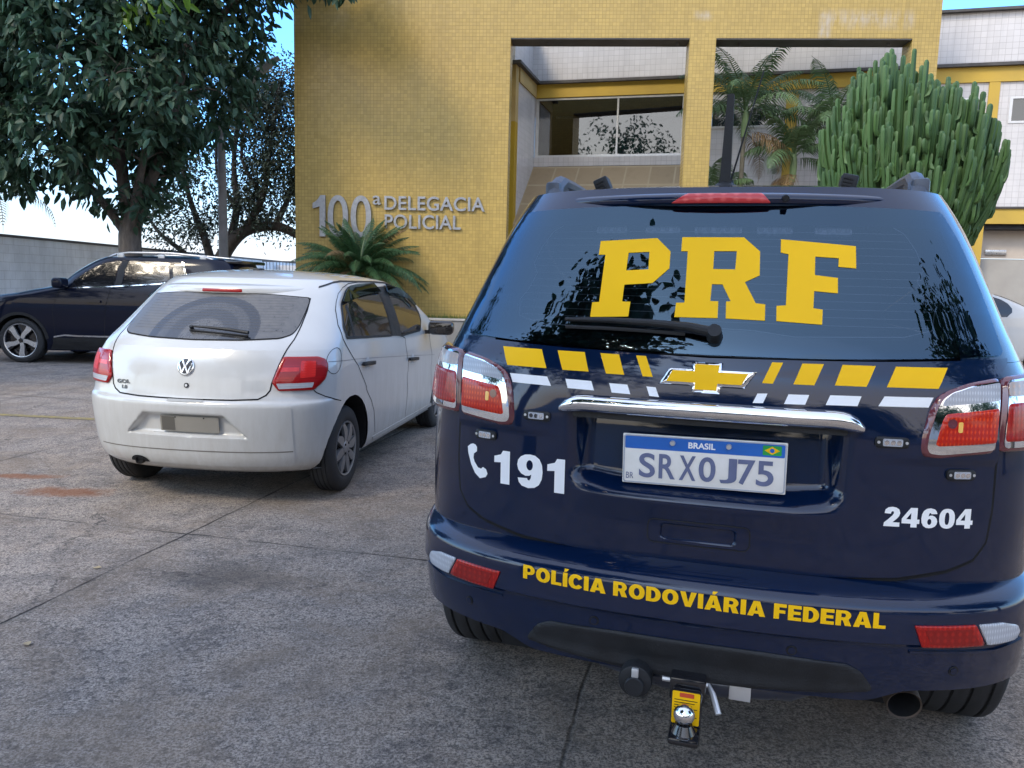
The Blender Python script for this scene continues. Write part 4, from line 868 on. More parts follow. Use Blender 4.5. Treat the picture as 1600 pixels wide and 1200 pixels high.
SUV = empty('patrol_suv', (.45075952, 1.83303303, 0), -.27922794, label='dark blue patrol SUV with yellow PRF letters on its rear window and yellow stripes', cat='car')
B = SUV_BODY; K = SUV_BUMPER
hole = lambda u, z: abs(u) < .60 and .79 < z < 1.60
rows = [.34, .40, .46, .52, .58, .64, .70, .76, .82, .88, .94, 1.0, 1.05, 1.10, 1.15, 1.20, 1.23, 1.249]
V1, F1 = loft(B, rows, 'body', None, None, hole=hole, top=(.02, 2, [.97, .9, .7, .4]), bottom=True)
rows2 = [1.25, 1.29, 1.33, 1.38, 1.43, 1.48, 1.53, 1.58, 1.62, 1.65, 1.67, 1.69]
V2, F2 = loft(B, rows2, 'body', None, None, hole=hole, top=(.062, 2.4, [.985, .96, .92, .86, .78, .66, .5, .3, .12]))
def arches(o, cut):
    """cut wheel arches with cylinders across the car; the cut faces take the liner material"""
    for y, z, r, w in cut:
        m = MB(); m.lathe([(-w, r), (w, r)], 48, Matrix.Translation((0, y, z)), close=True); c = m.build('cutter', M_GAP); c.parent = o.parent
        md = o.modifiers.new('arch', 'BOOLEAN'); md.operation = 'DIFFERENCE'; md.solver = 'EXACT'; md.object = c; md.material_mode = 'TRANSFER'
        dg = bpy.context.evaluated_depsgraph_get(); dg.update(); me = bpy.data.meshes.new_from_object(o.evaluated_get(dg)); o.modifiers.clear(); old = o.data; o.data = me; bpy.data.meshes.remove(old)
        cm = c.data; bpy.data.objects.remove(c); bpy.data.meshes.remove(cm)
    o.data.set_sharp_from_angle(angle=R(35))
n1 = len(V1)
body = mesh_obj('body', V1 + V2, F1 + [tuple(i+n1 for i in f) for f in F2], M_NAVY, SUV, True, 40)
_bm = bmesh.new(); _bm.from_mesh(body.data); bmesh.ops.remove_doubles(_bm, verts=_bm.verts[:], dist=.0005); bmesh.ops.recalc_face_normals(_bm, faces=_bm.faces[:]); _bm.to_mesh(body.data); _bm.free()
WY, WF, WR = 1.045, 3.89, .385
# wheel wells are dark boxes behind the arch openings (the shell is open at the tailgate, so no boolean here)
def tyre(mb, x0, x1, R_, rim, grooves=4, T=None, gd=.009, gw=.010):
    w = x1 - x0; sh = .028
    P = [(x0+.012, rim), (x0+.004, rim+.012), (x0, rim+.035), (x0, R_-.055), (x0+.006, R_-.03), (x0+sh*.6, R_-.010), (x0+sh, R_-.003)]
    for k in range(grooves):
        c = x0 + sh + (w - 2*sh)*(k+.5)/grooves
        P += [(c-gw/2-.002, R_), (c-gw/2, R_-.001), (c-gw/2+.001, R_-gd), (c+gw/2-.001, R_-gd), (c+gw/2, R_-.001), (c+gw/2+.002, R_)]
    P += [(x1-sh, R_-.003), (x1-sh*.6, R_-.010), (x1-.006, R_-.03), (x1, R_-.055), (x1, rim+.035), (x1-.004, rim+.012), (x1-.012, rim)]
    mb.lathe(P, 64, T); return mb
M_ALLOY = simple('alloy_silver', (.45, .45, .46), .32, .1, 10, metal=.7)
def suv_wheel(s, y):
    w = empty('wheel', (s*.795, y, WR)); w.parent = SUV; m = MB(); tyre(m, -.1325, .1325, WR, .232, 4); m.build('tyre', M_RUB, w)
    m = MB(); m.lathe([(-.11, .23), (.06, .225), (.115, .235), (.12, .245)] if s > 0 else [(.11, .23), (-.06, .225), (-.115, .235), (-.12, .245)], 48)
    for k in range(6):
        a = 2*math.pi*k/6; T = Matrix.Rotation(a, 4, 'X'); m.box(s*.07-.012, -.03, .03, s*.07+.03, .03, .228, 0, T)
    m.lathe([(s*.06, .0), (s*.10, .03), (s*.10, .06), (s*.05, .065)], 24); m.build('rim', M_ALLOY, w); return w
for y in (WY, WF):
    for s in (-1, 1): suv_wheel(s, y)
# real arch openings: drop the body faces inside each arch circle, then hang the liner
_bm = bmesh.new(); _bm.from_mesh(body.data)
for y in (WY, WF):
    for k in range(48):
        a = 2*math.pi*k/48; no = Vector((0, math.cos(a), math.sin(a))); c0 = Vector((0, y, WR+.02)) + no*.465
        fs = [f for f in _bm.faces if abs(f.calc_center_median().x) > .55 and (f.calc_center_median() - Vector((f.calc_center_median().x, y, WR+.02))).length < .75 and f.calc_center_median().z < 1.0]
        ge = list({v for f in fs for v in f.verts}) + list({e for f in fs for e in f.edges}) + fs
        if k % 2 == 0: bmesh.ops.bisect_plane(_bm, geom=ge, plane_co=c0, plane_no=no, dist=1e-5)
    kill = [f for f in _bm.faces if abs(f.calc_center_median().x) > .55 and math.hypot(f.calc_center_median().y - y, f.calc_center_median().z - WR - .02) < .462]
    bmesh.ops.delete(_bm, geom=kill, context='FACES')
bmesh.ops.delete(_bm, geom=[f for f in _bm.faces if (f.calc_center_median().y < .62 and f.calc_center_median().z < .60) or len(f.verts) > 40], context='FACES')
_bm.to_mesh(body.data); _bm.free(); body.data.set_sharp_from_angle(angle=R(40))
liner_for(B, [(WY, WR+.02), (WF, WR+.02)], .468, .56, SUV)
m = MB(); m.box(-.58, .35, .30, .58, 4.5, .345); m.tube([(-.66, WY, WR), (.66, WY, WR)], .06, 12); m.build('underbody', M_GAP, SUV)
# tailgate with plate recess and pull handle
def sdrr(u, z, cu, cz, hu, hz, r):
    dx = abs(u-cu) - hu + r; dz = abs(z-cz) - hz + r; return math.hypot(max(dx, 0), max(dz, 0)) + min(max(dx, dz), 0) - r
def gate_off(u, z):
    o = .006; a = abs(u); sx = float(sstep((.345 - a)/.055)); sb = float(sstep((z - .876 - .02*(a/.33)**4)/.050)); st = float(sstep((1.092 - z)/.018)); k = sx*sb*st
    o -= (.054 + .10*(z - .97))*k
    o -= .022*float(sstep(-sdrr(u, z, 0, .797, .092, .021, .012)/.010))
    o += .007*float(sstep((z - 1.012)/.016))*float(sstep((a - .36)/.16))*float(sstep((1.16 - z)/.1))
    o += .010*float(sstep((.900 - z)/.024))*float(sstep((z - .80)/.09))*(1 - float(sstep((a - .22)/.15)))
    return o
TGh = [(.0, .722), (.312, .722), (.47, .733), (.585, .757), (.648, .784), (.676, .825), (.683, .90), (.682, 1.04), (.685, 1.06), (.69, 1.215), (.735, 1.245), (.74, 1.258), (.40, 1.246), (0, 1.238)]
TG = TGh + [(-a, b) for a, b in reversed(TGh[1:-1])]
TGg = [(a + .0055*(1 if a > 0 else -1 if a < 0 else 0), b - (.0055 if b < .80 else 0)) for a, b in TG]
gap_u = [p for p in TGg]
strip('panel_gap', B, [(-.686, 1.05)] + [(-a, b) for a, b in reversed(TGh[:8])] + TGh[1:8] + [(.686, 1.05)], .022, .0015, M_GAP, SUV)
gate = patch('tailgate', B, TG, gate_off, M_NAVY, SUV, .014, .0085, sx=.011, sharp=60)
patch('handle_bezel', B, rrect(-.122, .768, .124, .826, .018), lambda u, z: gate_off(u, z) + .0005, M_NAVY, gate, 0, .006)
strip('handle_seam', B, [p for p in rrect(-.123, .767, .125, .827, .018)], .0028, lambda: 0, M_GAP, gate) if False else None
def loop_strip(name, sh, P, w, offf, mat, parent):
    V = []; F = []; P = list(P); n = len(P)
    for i in range(n):
        a = P[i-1]; b = P[(i+1) % n]; d = Vector((b[0]-a[0], b[1]-a[1])).normalized(); nx, nz_ = -d.y*w/2, d.x*w/2; q = P[i]
        V += [sh.pt(q[0]+nx, q[1]+nz_, offf(q[0], q[1])), sh.pt(q[0]-nx, q[1]-nz_, offf(q[0], q[1]))]
    for i in range(n): a = 2*i; b = 2*((i+1) % n); F.append((a, a+1, b+1, b))
    return mesh_obj(name, V, F, mat, parent, True, 50)
def dense(P, st=.01):
    Q = []
    for a, b in zip(P, P[1:] + P[:1]):
        k = max(1, int(math.hypot(b[0]-a[0], b[1]-a[1])/st)); Q += [(a[0]+(b[0]-a[0])*i/k, a[1]+(b[1]-a[1])*i/k) for i in range(k)]
    return Q
loop_strip('handle_seam', B, dense(rrect(-.124, .766, .126, .828, .018)), .003, lambda u, z: gate_off(u, z) + .0014, M_BLK, gate)
# chrome bar
def bar():
    V = []; F = []; n = 44; prof = [(-.006, -.021), (.018, -.022), (.034, -.014), (.041, .0), (.038, .012), (.026, .020), (.008, .023), (-.006, .022)]; m_ = len(prof)
    for i in range(n+1):
        t = i/n*2 - 1; u = t*.364; e = abs(t); k = 1 if e < .86 else math.sqrt(max(0.02, 1 - ((e-.86)/.14)**2)); zc = 1.109 + (0 if e < .8 else -.012*((e-.8)/.2)**2)
        for o, dz in prof: V.append(B.pt(u, zc + dz*(.35+.65*k) - .006*(1-k), .004 + o*(.45 + .55*k)))
    for i in range(n):
        for j in range(m_): a = i*m_ + j; b2 = i*m_ + (j+1) % m_; F.append((a, b2, b2+m_, a+m_))
    F += [tuple(range(m_)), tuple(n*m_ + j for j in reversed(range(m_)))]
    return mesh_obj('chrome_bar', V, F, M_CHROME, gate, True, 50)
bar()
patch('bar_underside', B, rrect(-.33, 1.074, .33, 1.089, .006), .012, M_BLK, gate, .03, .02)
# stripes
YS = [[(-.555, 1.236), (-.433, 1.236), (-.412, 1.190), (-.53, 1.190)], [(-.387, 1.236), (-.312, 1.236), (-.296, 1.189), (-.367, 1.189)], [(-.27, 1.236), (-.221, 1.235), (-.203, 1.187), (-.25, 1.187)], [(-.177, 1.235), (-.152, 1.235), (-.131, 1.186), (-.156, 1.186)]]
WS = [[(-.519, 1.170), (-.408, 1.169), (-.395, 1.146), (-.508, 1.147)], [(-.357, 1.167), (-.287, 1.166), (-.278, 1.143), (-.349, 1.144)], [(-.24, 1.164), (-.193, 1.163), (-.184, 1.140), (-.232, 1.141)], [(-.145, 1.162), (-.122, 1.161), (-.112, 1.138), (-.136, 1.139)]]
for Q, mt, nm in ((YS, M_YEL, 'yellow_stripe'), (WS, M_WHT, 'white_stripe')):
    for q in Q: patch(nm, B, q, lambda u, z: gate_off(u, z) + .0009, mt, gate, 0, .02); patch(nm, B, mir(q), lambda u, z: gate_off(u, z) + .0009, mt, gate, 0, .02)
# emblem: cross with slanted arm ends, chrome bevel and yellow face
E0 = [(-.037, 1.226), (.038, 1.226), (.035, 1.210), (.118, 1.210), (.091, 1.170), (.034, 1.170), (.033, 1.154), (-.034, 1.154), (-.033, 1.170), (-.116, 1.170), (-.091, 1.210), (-.036, 1.210)]
E1 = [(-.029, 1.219), (.030, 1.219), (.028, 1.203), (.098, 1.203), (.083, 1.177), (.027, 1.177), (.026, 1.161), (-.027, 1.161), (-.026, 1.177), (-.096, 1.177), (-.082, 1.203), (-.029, 1.203)]
em = patch('emblem', B, E0, .016, M_CHROME, gate, .012, .006, bev=.006, bw=.007); patch('emblem_face', B, E1, .0195, M_YEL, em, .004, .02)
dirt_gate = lambda u, z: gate_off(u, z) + .001
for ch, x0, x1, za, zb_ in (('1', -.556, -.507, .867, .959), ('9', -.484, -.409, .867, .958), ('1', -.396, -.347, .864, .956)): glyph_decal('lettering', B, ch, [(x0, zb_), (x1, zb_), (x1, za), (x0, za)], dirt_gate, M_WHT, gate)
PH = [(-.65, .954), (-.640, .962), (-.631, .965), (-.622, .963), (-.616, .957), (-.616, .945), (-.627, .937), (-.628, .925), (-.624, .915), (-.611, .900), (-.600, .898), (-.594, .904), (-.583, .899), (-.578, .887), (-.584, .877), (-.604, .870), (-.622, .883), (-.636, .905), (-.648, .938)]
patch('phone_symbol', B, [(a, b) for a, b in reversed(PH)], lambda u, z: gate_off(u, z) + .001, M_WHT, gate, 0, .02)
def fix(o, sh):  # settle decals onto the real tailgate relief
    return o
glyph_decal('lettering', B, '24604', [(.427, .909), (.636, .909), (.637, .861), (.428, .861)], dirt_gate, M_WHT, gate, .07)
# strobe modules
M_LED = simple('led_lens', (.62, .64, .68), .15, .3, 60, coat=1.)
for cu, cz in ((-.429, 1.066), (.430, 1.064), (-.584, .997), (.594, .992)):
    w_ = .038 if abs(cu) < .5 else .034; st = patch('strobe_light', B, rrect(cu-w_, cz-.0125, cu+w_, cz+.0125, .011), .016, M_BLK, gate, .012, .01, bev=.003, bw=.005)
    patch('lens', B, rrect(cu-w_*.58, cz-.0085, cu+w_*.58, cz+.0085, .004), .0172, M_CLRL, st, .003, .01)
    for k in (-1, 0, 1): patch('diode', B, circ(cu + k*w_*.36, cz, .0055, 14), .0182, M_CHROME, st, .001, .004)
    for k in (-1, 1): patch('screw', B, circ(cu + k*w_*.82, cz, .0035, 10), .0169, M_ALU, st, .001, .01)
# licence plate standing in the recess
def plate_mat():
    t = NT('plate_white'); t.p(base=t.ramp(t.noise(30, 4), (.3, (.80, .77, .71)), (.7, (.86, .83, .78))), rough=.35, coat=.3); return t.m
pc = B.at(0, .976); py = pc[1] + .016; PT = Matrix.Translation((0.002, py, .977)) @ Matrix.Rotation(R(2), 4, 'X') @ Matrix.Rotation(R(-.8), 4, 'Y')
plate = empty('licence_plate'); plate.parent = SUV; plate.matrix_local = PT
m = MB(); m.rbox(-.2, -.003, -.065, .2, .003, .065, .0028); m.build('plate_panel', plate_mat(), plate)
M_PBLUE = simple('plate_blue', (.012, .13, .50), .35, .08, 8, coat=.3); M_PINK = simple('plate_ink', (.13, .15, .26), .5, .1, 30); M_PGRN = simple('flag_green', (.02, .33, .06), .4); M_PRIM = simple('plate_rim', (.40, .42, .47), .4)
def flat_patch(name, poly, y, mat, par): V, F, _ = poly_grid(poly, .5); return mesh_obj(name, [(a, y, b) for a, b in V], [tuple(f) for f in F], mat, par)
def flat_text(name, body, x0, x1, z0, z1, y, mat, par, bold=0., sp=1.):
    V, F = text_fit(body, [(x0, z1), (x1, z1), (x1, z0), (x0, z0)], lambda a, b: (a, y, b), bold, sp); return mesh_obj(name, V, F, mat, par)
flat_patch('blue_band', rrect(-.194, .027, .194, .0605, .004), -.0036, M_PBLUE, plate)
bl = dense(rrect(-.1965, -.0615, .1965, .0615, .006), .02); fr_o = [(a, b) for a, b in rrect(-.1975, -.0625, .1975, .0625, .007)]; fr_i = [(a, b) for a, b in rrect(-.1945, -.0595, .1945, .0595, .006)]
V, F, _ = poly_grid(fr_o, .5, [fr_i]); mesh_obj('plate_border', [(a, -.0042, b) for a, b in V], [tuple(f) for f in F], M_PRIM, plate)
flat_text('country_name', 'BRASIL', -.036, .030, .036, .052, -.0042, M_WHT, plate, .03); flat_text('country_code', 'BR', -.190, -.171, -.052, -.036, -.0042, M_PINK, plate, .0)
flat_patch('flag', rrect(.142, .032, .186, .056, .002), -.0040, M_PGRN, plate); flat_patch('flag_rhombus', [(.146, .044), (.164, .034), (.182, .044), (.164, .054)], -.0043, M_YEL, plate); flat_patch('flag_disc', circ(.164, .044, .0055, 16), -.0046, M_PBLUE, plate)
for ch, x in zip('SRX0J75', (-.137, -.087, -.036, .012, .063, .106, .150)): flat_text('character', ch, x-.0205, x+.0205, -.047, .017, -.0046, M_PINK, plate, .018)
m = MB()
for x in (-.075, .062): m.tube([(x, -.003, .047), (x, -.010, .047)], [.0075, .006], 12)
m.build('bolt', M_ALU, plate)
# tail lamps: a tailgate half and a wing half on each side
M_BULBGLOW = simple('bulb_glow_orange', (1., .55, .12), .2, .1, 20, coat=1.)
LO = [(.834, 1.222), (.691, 1.214), (.680, 1.046), (.80, 1.046), (.845, 1.052), (.905, 1.075), (.93, 1.12), (.93, 1.18), (.90, 1.222)]
LI = [(.683, 1.213), (.601, 1.202), (.554, 1.188), (.526, 1.172), (.510, 1.142), (.496, 1.086), (.493, 1.054), (.500, 1.034), (.533, 1.030), (.671, 1.044)]
def lampset(f, side):
    li = rnd(LI, .014); o = patch('tail_lamp', B, f(li), .020, M_RIM, SUV, .03, .012, bev=.008, bw=.012, label='lamp half on the tailgate')
    patch('lamp_reflector', B, f(rnd([(.676, 1.203), (.600, 1.194), (.556, 1.181), (.534, 1.166), (.521, 1.140), (.508, 1.086), (.505, 1.055), (.512, 1.043), (.535, 1.040), (.664, 1.052)], .01)), .0215, M_CHROME, o, .004, .012)
    patch('clear_lens', B, f(rnd([(.674, 1.200), (.600, 1.192), (.556, 1.179), (.537, 1.163), (.533, 1.150), (.672, 1.163)], .006)), .0225, M_CLRL, o, .004, .012)
    patch('red_lens', B, f(rnd([(.671, 1.146), (.542, 1.133), (.534, 1.115), (.523, 1.064), (.530, 1.060), (.667, 1.068)], .007)), .0245, M_ORNL, o, .005, .010, bev=.003, bw=.008)
    patch('bulb_socket', B, f(circ(.556, 1.112, .011, 18)), .0253, M_RIM, o, .001, .006); patch('bulb_glow', B, f(rrect(.570, 1.092, .580, 1.116, .004)), .0253, M_BULBGLOW, o, .001, .006)  # orange patch paints the lamp's inner glow onto the lens
    lo = rnd(LO, .02); w = patch('tail_lamp', B, f(lo), .020, M_RIM, SUV, .03, .014, bev=.008, bw=.012, label='lamp half on the rear wing')
    patch('lamp_reflector', B, f(rnd([(.83, 1.210), (.699, 1.204), (.689, 1.056), (.80, 1.056), (.86, 1.068), (.905, 1.10), (.905, 1.19), (.88, 1.21)], .012)), .0215, M_CHROME, w, .004, .014)
    patch('clear_lens', B, f(rnd([(.83, 1.206), (.699, 1.200), (.697, 1.172), (.83, 1.172), (.90, 1.176), (.895, 1.20)], .01)), .0225, M_AMBL, w, .004, .014)
    patch('red_lens', B, f(rnd([(.83, 1.160), (.696, 1.156), (.691, 1.070), (.80, 1.070), (.86, 1.082), (.897, 1.11), (.897, 1.158)], .012)), .0245, M_REDL, w, .005, .012, bev=.003, bw=.008)
lampset(lambda P: P, 1); lampset(mir, -1)
# rear window: tinted pane, cabin behind it, letters outside, light bars inside
GLh = [(0, 1.2455), (.249, 1.2475), (.557, 1.258), (.72, 1.266), (.732, 1.275), (.718, 1.36), (.690, 1.46), (.648, 1.56), (.612, 1.622), (.60, 1.628), (.13, 1.634), (0, 1.634)]
GL = GLh + [(-a, b) for a, b in reversed(GLh[1:-1])]
rw = patch('rear_window', B, GL, .004, M_TINT, SUV, .006, .03, sharp=50)
inn = [(a*.985, 1.245 + (b-1.245)*.985 + .004) for a, b in GL]
FRh = [(0, 1.606), (.34, 1.604), (.42, 1.596), (.475, 1.565), (.505, 1.52), (.520, 1.471), (.500, 1.445), (.517, 1.40), (.540, 1.37), (.53, 1.325), (.46, 1.308), (.2, 1.300), (.1, 1.312), (0, 1.314)]
FR = FRh + [(-a, b) for a, b in reversed(FRh[1:-1])]
patch('window_border', B, GL, -.004, M_BLKG, rw, 0, .04, holes=[FR])
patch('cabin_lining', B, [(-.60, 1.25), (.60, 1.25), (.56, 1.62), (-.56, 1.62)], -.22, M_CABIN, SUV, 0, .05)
m = MB()
for k in range(13): pass
HL = empty('heater_lines'); HL.parent = rw
bpy.data.objects.remove(HL)
V = []; F = []
for k in range(14):
    z = 1.33 + k*.0195; h = float(np.interp(z, [1.32, 1.37, 1.42, 1.47, 1.52, 1.565, 1.60], [.52, .535, .51, .515, .50, .47, .38])); n = 16
    for i in range(n+1):
        u = -h + 2*h*i/n; V += [B.pt(u, z+.0007, -.003), B.pt(u, z-.0007, -.003)]
        if i: a = len(V)-4; F.append((a, a+1, a+3, a+2))
mesh_obj('heater_lines', V, F, simple('heater_line', (.34, .36, .40), .5), rw)
loop_strip('window_outline', B, dense(FR, .02), .002, lambda u, z: -.0025, simple('frit_line', (.42, .46, .52), .4), rw)
for a, b_ in ((-.338, -.249), (-.195, -.101), (-.062, .062), (.100, .191), (.247, .341)):
    q = patch('light_bar_module', B, rrect(a, 1.5655, b_, 1.5855, .005), -.012, simple('module_grey', (.55, .57, .62), .4, .3, 60) if a == -.338 else bpy.data.materials['module_grey'], SUV, .01, .02)
    k_ = 4 if b_-a < .11 else 5
    for i in range(k_): patch('diode', B, circ(a + (b_-a)*(i+.5)/k_, 1.5755, .007, 12), -.010, M_CLRL, q, .001, .01)
LP = [(-.314, 1.531), (-.157, 1.540), (-.118, 1.504), (-.116, 1.459), (-.156, 1.419), (-.230, 1.413), (-.230, 1.369), (-.208, 1.369), (-.209, 1.331), (-.311, 1.326), (-.311, 1.364), (-.292, 1.366), (-.294, 1.493), (-.313, 1.493)]
LR = [(-.091, 1.543), (.068, 1.544), (.110, 1.507), (.112, 1.445), (.077, 1.427), (.106, 1.375), (.129, 1.373), (.130, 1.333), (.036, 1.335), (.034, 1.377), (.045, 1.378), (.022, 1.420), (-.004, 1.420), (-.005, 1.377), (.015, 1.377), (.016, 1.335), (-.091, 1.334), (-.090, 1.370), (-.069, 1.371), (-.073, 1.505), (-.090, 1.505)]
LF = [(.160, 1.540), (.344, 1.525), (.344, 1.468), (.301, 1.471), (.302, 1.493), (.245, 1.496), (.245, 1.449), (.300, 1.443), (.300, 1.405), (.244, 1.409), (.243, 1.367), (.265, 1.364), (.264, 1.328), (.157, 1.333), (.156, 1.370), (.178, 1.372), (.180, 1.501), (.161, 1.505)]
for L_, H_ in ((LP, [[(-.230, 1.499), (-.174, 1.502), (-.171, 1.455), (-.230, 1.451)]]), (LR, [[(-.005, 1.506), (.052, 1.507), (.051, 1.459), (-.004, 1.459)]]), (LF, [])):
    patch('lettering', B, L_, .0052, M_YEL, rw, 0, .03, holes=H_)
# wiper
wp = empty('wiper'); wp.parent = SUV
m = MB(); Pw = [(.012, 1.291), (-.05, 1.302), (-.15, 1.308), (-.26, 1.310), (-.371, 1.307)]
m.tube([B.pt(u, z, .026) for u, z in Pw], [.013, .011, .009, .0075, .005], 10); m.tube([B.pt(.012, 1.291, .0), B.pt(.012, 1.291, .040)], [.021, .017], 16); m.build('wiper_arm', M_BLK, wp)
m = MB(); m.tube([B.pt(u, z-.010, .012) for u, z in [(-.06, 1.300), (-.16, 1.304), (-.27, 1.306), (-.372, 1.305)]], .005, 6); m.build('wiper_blade', M_RUB, wp)
# spoiler with third brake lamp
SP_Z = [1.628, 1.632, 1.640, 1.652, 1.662, 1.668, 1.674, 1.680, 1.688, 1.70]
SUV_SPOIL = Shell(SP_Z, dict(Y0=[.40, .365, .345, .342, .348, .360, .395, .45, .53, .66], W=[.630, .632, .634, .634, .632, .630, .626, .622, .616, .60], C=[.30]*10, B=[.13]*10, N=[2.7]*10, F=[2.9]*10, D=[.4]*10), 1.6, None, dz=.002)
sp_ = patch('spoiler', SUV_SPOIL, [(-.66, 1.629), (.66, 1.629), (.69, 1.66), (.69, 1.6995), (-.69, 1.6995), (-.69, 1.66)], 0, M_NAVY, SUV, .02, .004, sx=.04, sharp=50)
patch('third_brake_lamp', SUV_SPOIL, rnd([(-.130, 1.641), (.131, 1.641), (.108, 1.6645), (-.088, 1.6645)], .004), .004, lens_mat('brake_lens', (.52, .03, .035), (.75, .13, .12), 30), sp_, .006, .006, bev=.002, bw=.004)
m = MB(); q = Vector(SUV_SPOIL.pt(.168, 1.654, .0)); m.tube([q, q + Vector((0, -.014, -.002))], [.010, .008], 12); m.build('washer_nozzle', M_BLK, sp_)
# roof rails, antennas, light-bar feet
for s in (-1, 1):
    m = MB(); P = [(s*.565, .80, 1.69), (s*.572, .85, 1.738), (s*.575, .93, 1.766), (s*.578, 1.10, 1.772), (s*.58, 1.8, 1.775), (s*.578, 2.45, 1.765), (s*.57, 2.72, 1.715)]
    Q = []
    for a, b_ in zip(P[:-1], P[1:]): Q += [Vector(a).lerp(Vector(b_), t) for t in (0, .34, .67)]
    Q.append(Vector(P[-1])); m.tube(Q, [.024]+[.030]*(len(Q)-2)+[.02], 10)
    for y in (.88, 1.75, 2.6): m.rbox(s*.575-.026, y-.07, 1.66, s*.575+.026, y+.09, 1.762, .012)
    m.build('roof_rail', simple('rail_grey', (.075, .085, .105), .45, .15, 8, metal=.3) if s < 0 else bpy.data.materials['rail_grey'], SUV)
m = MB(); m.prism([(-.030, 1.735), (.020, 1.735), (.012, 1.78), (.009, 2.045), (-.013, 2.045), (-.022, 1.78)], .88, .915); m.lathe([(0, .05), (.012, .045), (.03, .02)], 20, Matrix.Translation((-.005, .90, 1.735)) @ Matrix.Rotation(R(-90), 4, 'Y')); m.build('fin_antenna', M_BLK, SUV)
m = MB(); m.tube([(.012, .93, 1.735), (.013, .93, 1.775)], [.012, .008], 10); m.tube([(.013, .93, 1.775), (.097, .93, 2.125)], [.0035, .0022], 6); m.build('whip_antenna', M_BLK, SUV)
for x, tl in ((-.425, -24), (.385, 12)):
    T = Matrix.Translation((x, 1.02, 1.745)) @ Matrix.Rotation(R(tl), 4, 'Y'); m = MB(); m.rbox(-.026, -.03, -.03, .026, .05, .055, .006, 0, T)
    for k in range(6): m.box(-.020, -.034, -.018 + k*.011, .010, -.0305, -.013 + k*.011, 0, T)
    m.build('light_bar_foot', M_BLK, SUV)
# bumper
bz = [.392, .396, .401, .41, .43, .46, .50, .54, .57, .588, .594, .599, .604, .61, .63, .65, .665, .675, .683, .690, .697, .704, .710, .715, .719, .722, .725, .728]
V = []; F = []; nb = 75; um = 1.16
def bfoot(u): a = abs(u); return .075*float(sstep((a - .40)/.12))*(1.0 if a < .8 else 1.0)
for z in bz:
    for i in range(nb):
        u = -um + 2*um*i/(nb-1); z0 = .437 + .5*bfoot(u); zz = z if z > .56 else z0 + (z - .392)/(.56 - .392)*(.56 - z0); V.append(K.pt(u, zz, 0))
for j in range(len(bz)-1):
    for i in range(nb-1): a = j*nb + i; F.append((a, a+1, a+1+nb, a+nb))
b0 = len(V)
for i in range(nb): u = -um + 2*um*i/(nb-1); p = K.pt(u, .437 + .5*bfoot(u), 0); V.append((p[0]*.9, p[1]+.10, p[2]+.01))
for i in range(nb-1): F.append((i+1, i, b0+i, b0+i+1))
bump = mesh_obj('rear_bumper', V, F, M_NAVY, SUV, True, 50)
glyph_decal('lettering', K, 'POLÍCIA RODOVIÁRIA FEDERAL', [(-.437, .6825), (.439, .6755), (.439, .6395), (-.436, .6475)], .0015, M_YEL, bump, .075, .34, .3)
for f in (lambda P: P, mir):
    o = patch('bumper_reflector', K, f(rnd([(.505, .650), (.655, .650), (.687, .596), (.525, .600)], .004)), .006, M_REDL, bump, .012, .012, bev=.002, bw=.006)
    patch('reflector_core', K, f(rnd([(.528, .641), (.644, .641), (.666, .605), (.542, .609)], .004)), .0072, lens_mat('reflector_core', (.20, .003, .003), (.42, .015, .008), 60) if 'reflector_core' not in bpy.data.materials else bpy.data.materials['reflector_core'], o, .001, .012)
    patch('reversing_lamp', K, f(rnd([(.662, .650), (.735, .648), (.790, .634), (.805, .615), (.785, .600), (.74, .594), (.694, .596)], .008)), .006, M_CLRL, bump, .012, .012, bev=.002, bw=.006)
    strip('reflector_ledge', K, f([(.50, .582), (.60, .580), (.72, .576), (.83, .585)]), .006, .0045, M_NAVY, bump, .02, .006)
for u, z in ((-.615, .535), (-.240, .566), (.236, .562), (.615, .530)):
    o = patch('parking_sensor', K, circ(u, z, .012, 20), .002, M_BLK, bump, .004, .01); patch('sensor_face', K, circ(u, z, .0085, 18), .0035, M_NAVY, o, .002, .01)
SKh = [(0, .549), (.16, .549), (.36, .541), (.395, .524), (.412, .500), (.428, .476), (.35, .466), (.15, .454), (0, .450)]
patch('skid_plate', K, rnd(SKh + [(-a, b_) for a, b_ in reversed(SKh[1:-1])], .012), lambda u, z: .007 + .016*float(sstep((.5 - z)/.06)), M_BLK, bump, .03, .015, bev=.005, bw=.014)
# tow hitch
hi = empty('tow_hitch'); hi.parent = SUV
m = MB(); m.tube([(-.50, .46, .50), (-.38, .26, .468), (-.22, .12, .428), (-.06, .085, .414), (.08, .085, .414), (.24, .10, .424), (.38, .17, .455), (.50, .44, .50)], .031, 14); m.build('cross_tube', simple('hitch_navy', (.012, .018, .035), .3, .3, 12, coat=.6), hi)
m = MB(); m.rbox(-.041, -.028, .412, .045, .10, .470, .006); m.build('receiver', M_BLKG, hi)
m = MB(); m.rbox(-.035, -.055, .352, .039, -.030, .452, .010); m.rbox(-.035, -.122, .348, .039, -.032, .368, .009); m.tube([(.0, -.084, .366), (.0, -.084, .388)], [.030, .020], 20); m.build('ball_mount', M_BLKG, hi)
T = Matrix.Translation((.0, -.084, .410)); m = MB(); m.lathe([(-.025*math.cos(a), max(.0003, .025*math.sin(a))) for a in np.linspace(0, math.pi, 18)], 28, T @ Matrix.Rotation(R(90), 4, 'Y')); m.build('tow_ball', M_CHROME, hi)
sk_ = flat_patch('warning_sticker', rrect(-.031, .370, .034, .452, .004), -.0562, M_YEL, hi); flat_patch('sticker_heading', rrect(-.014, .438, .020, .449, .002), -.0566, simple('sticker_red', (.55, .06, .015), .5), hi)
m = MB()
